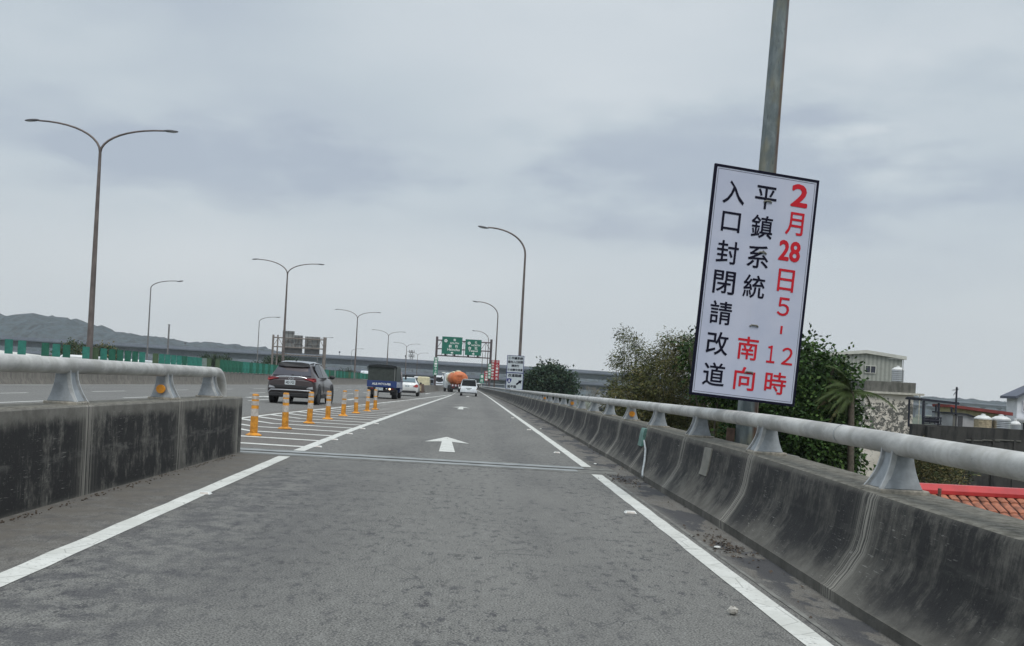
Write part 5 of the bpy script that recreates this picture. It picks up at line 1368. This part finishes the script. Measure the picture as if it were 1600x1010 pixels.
for _ in range(4): br(Vector((0, 0, 5)), Vector((rg.uniform(-.9, .9), rg.uniform(-.6, .6), .8)).normalized(), 1.5, .07, 4)
mb.build('branches', M['bark_pale'], t)
# far side trees behind the panels
for i, (Y, lst, l_, n_) in enumerate(((112, [(112, 545, 14), (95, 552, 12), (130, 550, 13), (165, 548, 12), (180, 553, 10), (148, 556, 14)], 'brownish scrubby tree behind the green panels beside the tallest lamp', 5000),
                                 (165, [(440, 562, 13), (420, 568, 13), (458, 567, 12), (478, 573, 10), (402, 575, 11), (440, 575, 18), (498, 578, 9)], 'olive green tree behind the green panels beneath the grey sign backs', 9000),
                                 (210, [(530, 584, 9), (545, 583, 9), (560, 588, 8), (538, 592, 11)], 'dark tree beyond the green panels right of the brown SUV', 5000),
                                 (150, [(335, 562, 9), (350, 563, 8), (320, 562, 8)], 'small dark tree behind the panels between the bare pole and the sign backs', 3000))):
    p = at(*lst[0][:2], Y); base = (p.x, Y, -7)
    tree('scrub_tree', l_, base, 8, blobs_at(base, Y, [(q[0], q[1] + 3, q[2] * .68) for q in lst]), n_, .22, ['bush', 'pine_m', 'bam_l' if i == 0 else 'pine'], 'tree', .2, 1.5, 0, 'trees beyond the green panels', 30 + i)
# low greenery outside the right barrier
mb = MB(); gr_ = random.Random(8)
for _ in range(60):
    x = gr_.uniform(5, 26); y = gr_.uniform(14, 60)
    if 11 < x < 18 and y < 30: continue
    leafball(mb, (x, y, -6.5 + gr_.uniform(0, 1.0)), (1.6, 1.6, .9), 160, .22, 2.5, 0, 2, gr_)
tag(mb.build('undergrowth', [M['bam_d'], M['leaf_m']]), 'rank undergrowth on the low ground beyond the right barrier', 'undergrowth', kind='stuff')
# dry weedy shrub behind the bracket, on the slope above the red roof
base = (15.1, 33, -7)
tree('dry_shrub', 'dry straggly shrub behind the red roof ridge, right of the peeling house', base, 6, blobs_at(base, 33, [(1445, 735, 24), (1465, 740, 26), (1490, 742, 18), (1440, 750, 24), (1430, 720, 14)]), 4500, .16, ['bam_d', 'bam_l', 'bush'], 'shrub', .05, 4.5, -.2, None, 41, 7)

# ------------------------------------------------------------------ houses on the right
def win(parent, x0, x1, y, z0, z1, frame_m='trim', fw=.06, out=-1):
    mb = MB(); cx = (x0 + x1) / 2
    for a, b, c, d in ((x0 - fw, x1 + fw, z1, z1 + fw), (x0 - fw, x1 + fw, z0 - fw, z0), (x0 - fw, x0, z0, z1), (x1, x1 + fw, z0, z1), (cx - fw / 2, cx + fw / 2, z0, z1)): mb.box(a, b, y - .07, y + .03, c, d)
    f_ = mb.build('window', M[frame_m], parent)
    mb = MB(); mb.box(x0, x1, y - .02, y + .02, z0, z1); mb.build('pane', M['winblue'], f_)
ph = thing('peeling_house', 'narrow concrete house with pale paint peeling in dark blotches and a grey roof parapet', 'house', (28.5, 66, -7))
mb = MB(); mb.box(-1.72, 1.66, 0, 4, 0, 6.05); mb.box(-1.70, 1.64, .03, 4, 6.35, 9.10); mb.build('wall', M['peel'], ph)
mb = MB(); mb.box(-1.95, 2.25, -.22, 4.1, 6.05, 6.22); mb.build('ledge', M['ledge'], ph); mb = MB(); mb.box(-1.80, 2.2, -.14, 4.1, 6.22, 6.35); mb.build('ledge', M['parapet'], ph)
mb = MB(); mb.box(-2.0, 2.25, -.25, 4.3, 9.10, 9.24); mb.build('ledge', M['ledge'], ph)
mb = MB(); mb.box(-1.78, 1.70, -.08, .12, 9.24, 9.95); mb.box(-1.78, -1.58, .12, 4.1, 9.24, 9.95); mb.box(1.50, 1.70, .12, 4.1, 9.24, 9.95); mb.build('parapet', M['parapet'], ph)
mb = MB(); mb.tube([(1.95, -.2, 0), (1.95, -.2, 9.1)], .04, 6); mb.build('drainpipe', M['ledge'], ph)
mb = MB(); mb.tube([(1.0, 0.5, 9.9), (1.0, .5, 11.55), (.0, .5, 11.55)], .03, 6); mb.build('vent_pipe', M['sign_back'], ph)
def tank(label, loc, r_, h_, m_='steel_tank'):
    t = thing('water_tank', label, 'water tank', loc, 0, 'round water tanks')
    mb = MB(); n = 6; prof = []
    for i in range(n): prof += [(r_, h_ * (i + .05) / n), (r_ * 1.02, h_ * (i + .3) / n), (r_ * 1.02, h_ * (i + .7) / n), (r_, h_ * (i + .95) / n)]
    mb.lathe(prof, (0, 0, 0), 28); mb.build('shell', M[m_], t, smooth=50)
    mb = MB(); mb.lathe([(r_ * 1.06, h_), (r_ * 1.03, h_ + .07), (r_ * .6, h_ + .20), (r_ * .28, h_ + .23), (r_ * .26, h_ + .30), (.05, h_ + .32)], (0, 0, 0), 28); mb.build('lid', M['steel_tank_top'], t, smooth=30)
p = at(1402, 597, 68); tank('stainless water tank on the parapet of the peeling house', (p.x, 68, p.z), .40, .82)
p = at(1535, 672, 56); tank('tan and grey water tank on the dark wall, left of the ribbed steel one', (p.x, 56, p.z), .46, .62, 'tank_tan')
p = at(1563, 673, 56); tank('ribbed stainless water tank on the dark wall, right of the tan one', (p.x, 56, p.z), .50, .62)
p = at(1586, 674, 60); tank('small water tank half hidden beside the white house at the right edge', (p.x, 60, p.z), .30, .40)

sh = thing('corrugated_shed', 'cream corrugated metal shed rising behind the peeling house and the palm', 'shed', (31.5, 80, -7))
mb = MB()
zl, zp, zr_ = at(1262, 558, 80).z + 7, at(1352, 552, 80).z + 7, at(1410, 562, 80).z + 7
xl_, xp_, xr_ = at(1262, 558, 80).x - 31.5, at(1352, 552, 80).x - 31.5, at(1410, 562, 80).x - 31.5
mb.loft([[(xl_, y, 0), (xr_, y, 0), (xr_, y, zr_), (xp_, y, zp), (xl_, y, zl)] for y in (0, 5)]); mb.build('wall', M['corrug'], sh)
mb = MB(); mb.loft([[(xl_ - .3, y, zl - .02), (xp_, y, zp - .02), (xr_ + .25, y, zr_ - .02), (xr_ + .25, y, zr_ + .26), (xp_, y, zp + .26), (xl_ - .3, y, zl + .22)] for y in (-.25, 5.3)]); mb.build('roof', M['trimcream'], sh)
a_ = at(1352, 572, 80); b_ = at(1367, 583, 80); win(sh, a_.x - 31.5, b_.x - 31.5, -.03, b_.z + 7, a_.z + 7, 'trimcream', .05)
# dark wall with the house below
dw = thing('boundary_wall', 'long blackened concrete parapet wall right of the peeling house', 'wall', (27, 52, -7))
mb = MB(); a_ = at(1426, 662, 52); mb.box(a_.x - 27, 14, 0, .35, 0, a_.z + 7 - .02); mb.box(a_.x - 27 + .7, a_.x - 27 + 1.4, -.3, 0, 0, a_.z + 6.9); mb.build('wall', M['wall_black'], dw)
mb = MB()
for q in range(4): mb.box(a_.x - 27 + 3.2 + q * 1.15, a_.x - 27 + 3.3 + q * 1.15, -.08, 0, 0, a_.z + 6.4)
mb.build('pilaster', M['wall_black'], dw)
mb = MB()
for q, (px, w_) in enumerate(((1522, 1.2), (1548, 1.2), (1573, 1.9))): c_ = at(px, 688, 52); mb.box(c_.x - 27 - w_ / 2 * .8, c_.x - 27 + w_ / 2 * .8, -.05, 0, c_.z + 7 - .04, c_.z + 7 + .02)
mb.build('broken_coping', M['parapet'], dw)
mb = MB(); c_ = at(1600, 745, 34)
for q in range(22):
    x_ = 17 + q * .62
rb_ = thing('tiled_roof_house', 'single-storey building with terracotta tiled roof and bright red ridge cap below the barrier', 'house', (14.0, 27, -7))
zr0 = at(1500, 765, 27).z + 7
mb = MB(); mb.box(-1.9, 9.5, -3.9, 3.9, 0, zr0 - 2.6); mb.build('wall', M['conc_far'], rb_)
def slope(sgn):
    mb = MB(); mb.loft([[(x, 0, zr0 - .06), (x, sgn * 4.3, zr0 - 2.1), (x, sgn * 4.3, zr0 - 2.2), (x, 0, zr0 - .20)] for x in (-2.3, 9.9)]); return mb.build('roof', M['tile_gap'], rb_)
r1 = slope(-1); r2 = slope(1)
mb = MB(); nt_ = 44
for i in range(nt_):
    x = -2.2 + i * .27
    for k_ in range(9):
        t0 = k_ / 9; t1 = (k_ + 1.06) / 9
        y0_, y1_ = -4.3 * t0, -4.3 * t1; z0_, z1_ = zr0 - .06 - 2.04 * t0 + .012, zr0 - .06 - 2.04 * t1 + .055
        rings = []
        for yy, zz in ((y0_, z0_), (y1_, z1_)):
            rings.append([(x - .105, yy, zz - .02), (x - .08, yy, zz + .012), (x, yy, zz + .02), (x + .08, yy, zz + .012), (x + .105, yy, zz - .02)])
        mb.loft(rings)
mb.build('roof_tiles', M['tile'], rb_, smooth=60)
mb = MB(); mb.loft([[(x, -.30, zr0 - .14), (x, -.30, zr0 - .03), (x, -.12, zr0 + .12), (x, .12, zr0 + .12), (x, .30, zr0 - .03), (x, .30, zr0 - .14)] for x in (-2.4, .6, 3.6, 6.6, 10)]); mb.build('ridge_cap', M['ridge'], rb_, bevel=.01)
c_ = at(1468, 772, 26.2)
mb = MB(); mb.tube([(c_.x - 14, c_.y - 27, c_.z + 6.5), (c_.x - 14, c_.y - 27, c_.z + 7.15)], .05, 6); mb.build('roof_post', M['grime'], rb_)
mb = MB(); mb.tube([(c_.x - 14 - .28 + .16 * math.cos(a), c_.y - 27 - .2, c_.z + 6.72 + .2 * math.sin(a)) for a in [PI * i / 8 for i in range(9)]], .03, 7); mb.build('white_hose', M['white'], rb_)

cn = thing('steel_canopy', 'dark open steel-frame canopy standing behind the dark wall', 'canopy', (28, 58, -1))
mb = MB()
pts_ = [(1443, 627, 664), (1467, 630, 668), (1487, 636, 670)]
for px, py0, py1 in pts_:
    a_ = at(px, py0, 58); b_ = at(px - 1, py1, 58); mb = MB(); mb.tube([(b_.x - 28, 0, b_.z + .8), (a_.x - 28, 0, a_.z + 1)], .07, 6); mb.build('post', M['darksteel'], cn); mb = MB(); mb.tube([(b_.x - 27.5, 3, b_.z + .8), (a_.x - 27.5, 3, a_.z + 1.1)], .07, 6); mb.build('post', M['darksteel'], cn)
a_ = at(1439, 626, 58); b_ = at(1497, 634, 58)
mb = MB(); mb.loft([[(a_.x - 28, y, a_.z + 1), (b_.x - 28, y, b_.z + 1.05), (b_.x - 28, y, b_.z + 1.2), (a_.x - 28, y, a_.z + 1.12)] for y in (-.1, .0)])
mb.loft([[(a_.x - 28 + .4, y, a_.z + 1.05), (b_.x - 28 + .6, y, b_.z + 1.15), (b_.x - 28 + .6, y, b_.z + 1.25), (a_.x - 28 + .4, y, a_.z + 1.17)] for y in (2.9, 3.0)])
for q in range(6):
    x_ = a_.x - 28 + (b_.x - a_.x) * q / 5; z_ = a_.z + 1.12 + (b_.z - a_.z) * q / 5; mb.tube([(x_, -.1, z_), (x_ + .5, 3, z_ + .08)], .04, 5)
mb.build('roof_frame', M['darksteel'], cn)
mb = MB(); c_ = at(1458, 660, 57.5)
for z_ in (-.1, .1, .3): mb.tube([(c_.x - 28 - .6, -.5, c_.z + 1 + z_), (c_.x - 28 + .5, -.5, c_.z + 1 + z_)], .035, 5)
for x_ in (-.55, -.2, .1, .45): mb.tube([(c_.x - 28 + x_, -.5, c_.z + .9), (c_.x - 28 + x_, -.5, c_.z + 1.3)], .035, 5)
mb.box(c_.x - 28 - .4, c_.x - 28 + .35, -.3, .1, c_.z + .95, c_.z + 1.25); mb.build('railing', M['darksteel'], cn)
t = thing('antenna_pole', 'thin dark antenna pole between the steel canopy and the yellow shed', 'pole', (at(1493, 664, 57).x, 57, at(1493, 664, 57).z - .8))
q_ = at(1495, 605, 57); mb = MB(); mb.tube([(0, 0, 0), (q_.x - at(1493, 664, 57).x, 0, q_.z - at(1493, 664, 57).z + .8)], .06, 6); mb.build('shaft', M['darksteel'], t)
mb = MB(); zt_ = q_.z - at(1493, 664, 57).z + .8; mb.tube([(.05, 0, zt_ - .1), (-.22, 0, zt_ - .5)], .02, 5); mb.tube([(.05, 0, zt_ - .15), (-.3, 0, zt_ - .2)], .02, 5); mb.build('antenna', M['darksteel'], t)
ys_ = thing('yellow_shed', 'low yellow corrugated shed with sloping dark red roof right of the antenna pole', 'shed', (33.5, 64, -4))
a_ = at(1486, 636, 64); b_ = at(1568, 648, 64)
mb = MB(); mb.loft([[(a_.x - 33.5, y, 0), (b_.x - 33.5, y, 0), (b_.x - 33.5, y, b_.z + 3.95), (a_.x - 33.5, y, a_.z + 3.95)] for y in (0, 1.6)]); mb.build('wall', M['corrug_y'], ys_)
mb = MB(); mb.loft([[(a_.x - 33.5 - .3, y, a_.z + 3.97), (b_.x - 33.5 + .35, y, b_.z + 3.95), (b_.x - 33.5 + .35, y, b_.z + 4.17), (a_.x - 33.5 - .3, y, a_.z + 4.15)] for y in (-.5, 2)]); mb.build('roof', M['roofred'], ys_)
ht = thing('hut', 'small pale grey hut with lean-to roof and dark doorway on the dark wall', 'hut', (29, 57, -1))
a_ = at(1489, 646, 57); m_ = at(1508, 648, 57); b_ = at(1523, 653, 57); z0_ = at(1505, 671, 57).z + .8
mb = MB(); mb.loft([[(a_.x - 29, y, z0_), (b_.x - 29, y, z0_), (b_.x - 29, y, b_.z + 1), (m_.x - 29, y, m_.z + 1), (a_.x - 29, y, a_.z + .98)] for y in (0, 2.2)]); mb.build('wall', M['hutgrey'], ht)
mb = MB(); mb.loft([[(a_.x - 29.15, y, a_.z + .98), (m_.x - 29, y, m_.z + 1), (b_.x - 28.9, y, b_.z + .99), (b_.x - 28.9, y, b_.z + 1.05), (m_.x - 29, y, m_.z + 1.07), (a_.x - 29.15, y, a_.z + 1.06)] for y in (-.15, 2.3)]); mb.build('roof', M['darksteel'], ht)
mb = MB(); d0 = at(1497, 650, 57); d1 = at(1503, 670, 57); mb.box(a_.x - 29, d0.x - 29 - .08, -.05, -.01, z0_, a_.z + .9); mb.build('side_panel', M['parapet'], ht); mb = MB(); mb.box(d0.x - 29, d1.x - 29, -.05, -.01, z0_, d0.z + 1); mb.build('door', M['hutdoor'], ht)
wh = thing('white_house', 'white rendered house with slate gable roof cut off by the right edge', 'house', (42.2, 70, -7))
a_ = at(1590, 620, 70)
x0_ = a_.x - 42.2; ze = a_.z + 7
mb = MB(); mb.loft([[(x0_, y, 0), (x0_ + 6, y, 0), (x0_ + 6, y, ze), (x0_ + 3, y, ze + 1.5), (x0_, y, ze)] for y in (0, 1.4)]); mb.build('wall', M['housewhite'], wh)
mb = MB(); mb.loft([[(x0_ - .35, y, ze - .16), (x0_ + 3, y, ze + 1.5), (x0_ + 6.35, y, ze - .16), (x0_ + 6.35, y, ze + .02), (x0_ + 3, y, ze + 1.7), (x0_ - .35, y, ze + .02)] for y in (-.4, 1.7)]); mb.build('roof', M['roofslate'], wh)
win(wh, x0_ + .42, x0_ + 1.7, -.03, ze - 1.0, ze - .35, 'housewhite'); win(wh, x0_ + .42, x0_ + 1.7, -.03, ze - 2.6, ze - 1.9, 'housewhite')
mb = MB(); mb.box(x0_ - .6, x0_ + 6, -.7, -.1, ze - 1.65, ze - 1.58); mb.tube([(x0_ - .2, -.6, ze - 4), (x0_ - .2, -.6, ze - 1.6)], .05, 6); mb.build('balcony', M['housewhite'], wh)

# ------------------------------------------------------------------ haze
mb = MB(); mb.box(-2600, 2600, -60, 2300, -8.2, 130)
hz = tag(mb.build('haze', []), kind='stuff')
hm = bpy.data.materials.new('haze_air'); hm.use_nodes = True; tt = hm.node_tree; tt.nodes.clear()
pv = tt.nodes.new('ShaderNodeVolumePrincipled'); pv.inputs['Density'].default_value = .00015; pv.inputs['Color'].default_value = (.90, .95, 1.0, 1); pv.inputs['Anisotropy'].default_value = .1
oo = tt.nodes.new('ShaderNodeOutputMaterial'); tt.links.new(pv.outputs[0], oo.inputs['Volume'])
hz.data.materials.clear(); hz.data.materials.append(hm)
for p_ in hz.data.polygons: p_.material_index = 0
hz['label'] = 'pale bluish haze over the distance'; hz['category'] = 'haze'
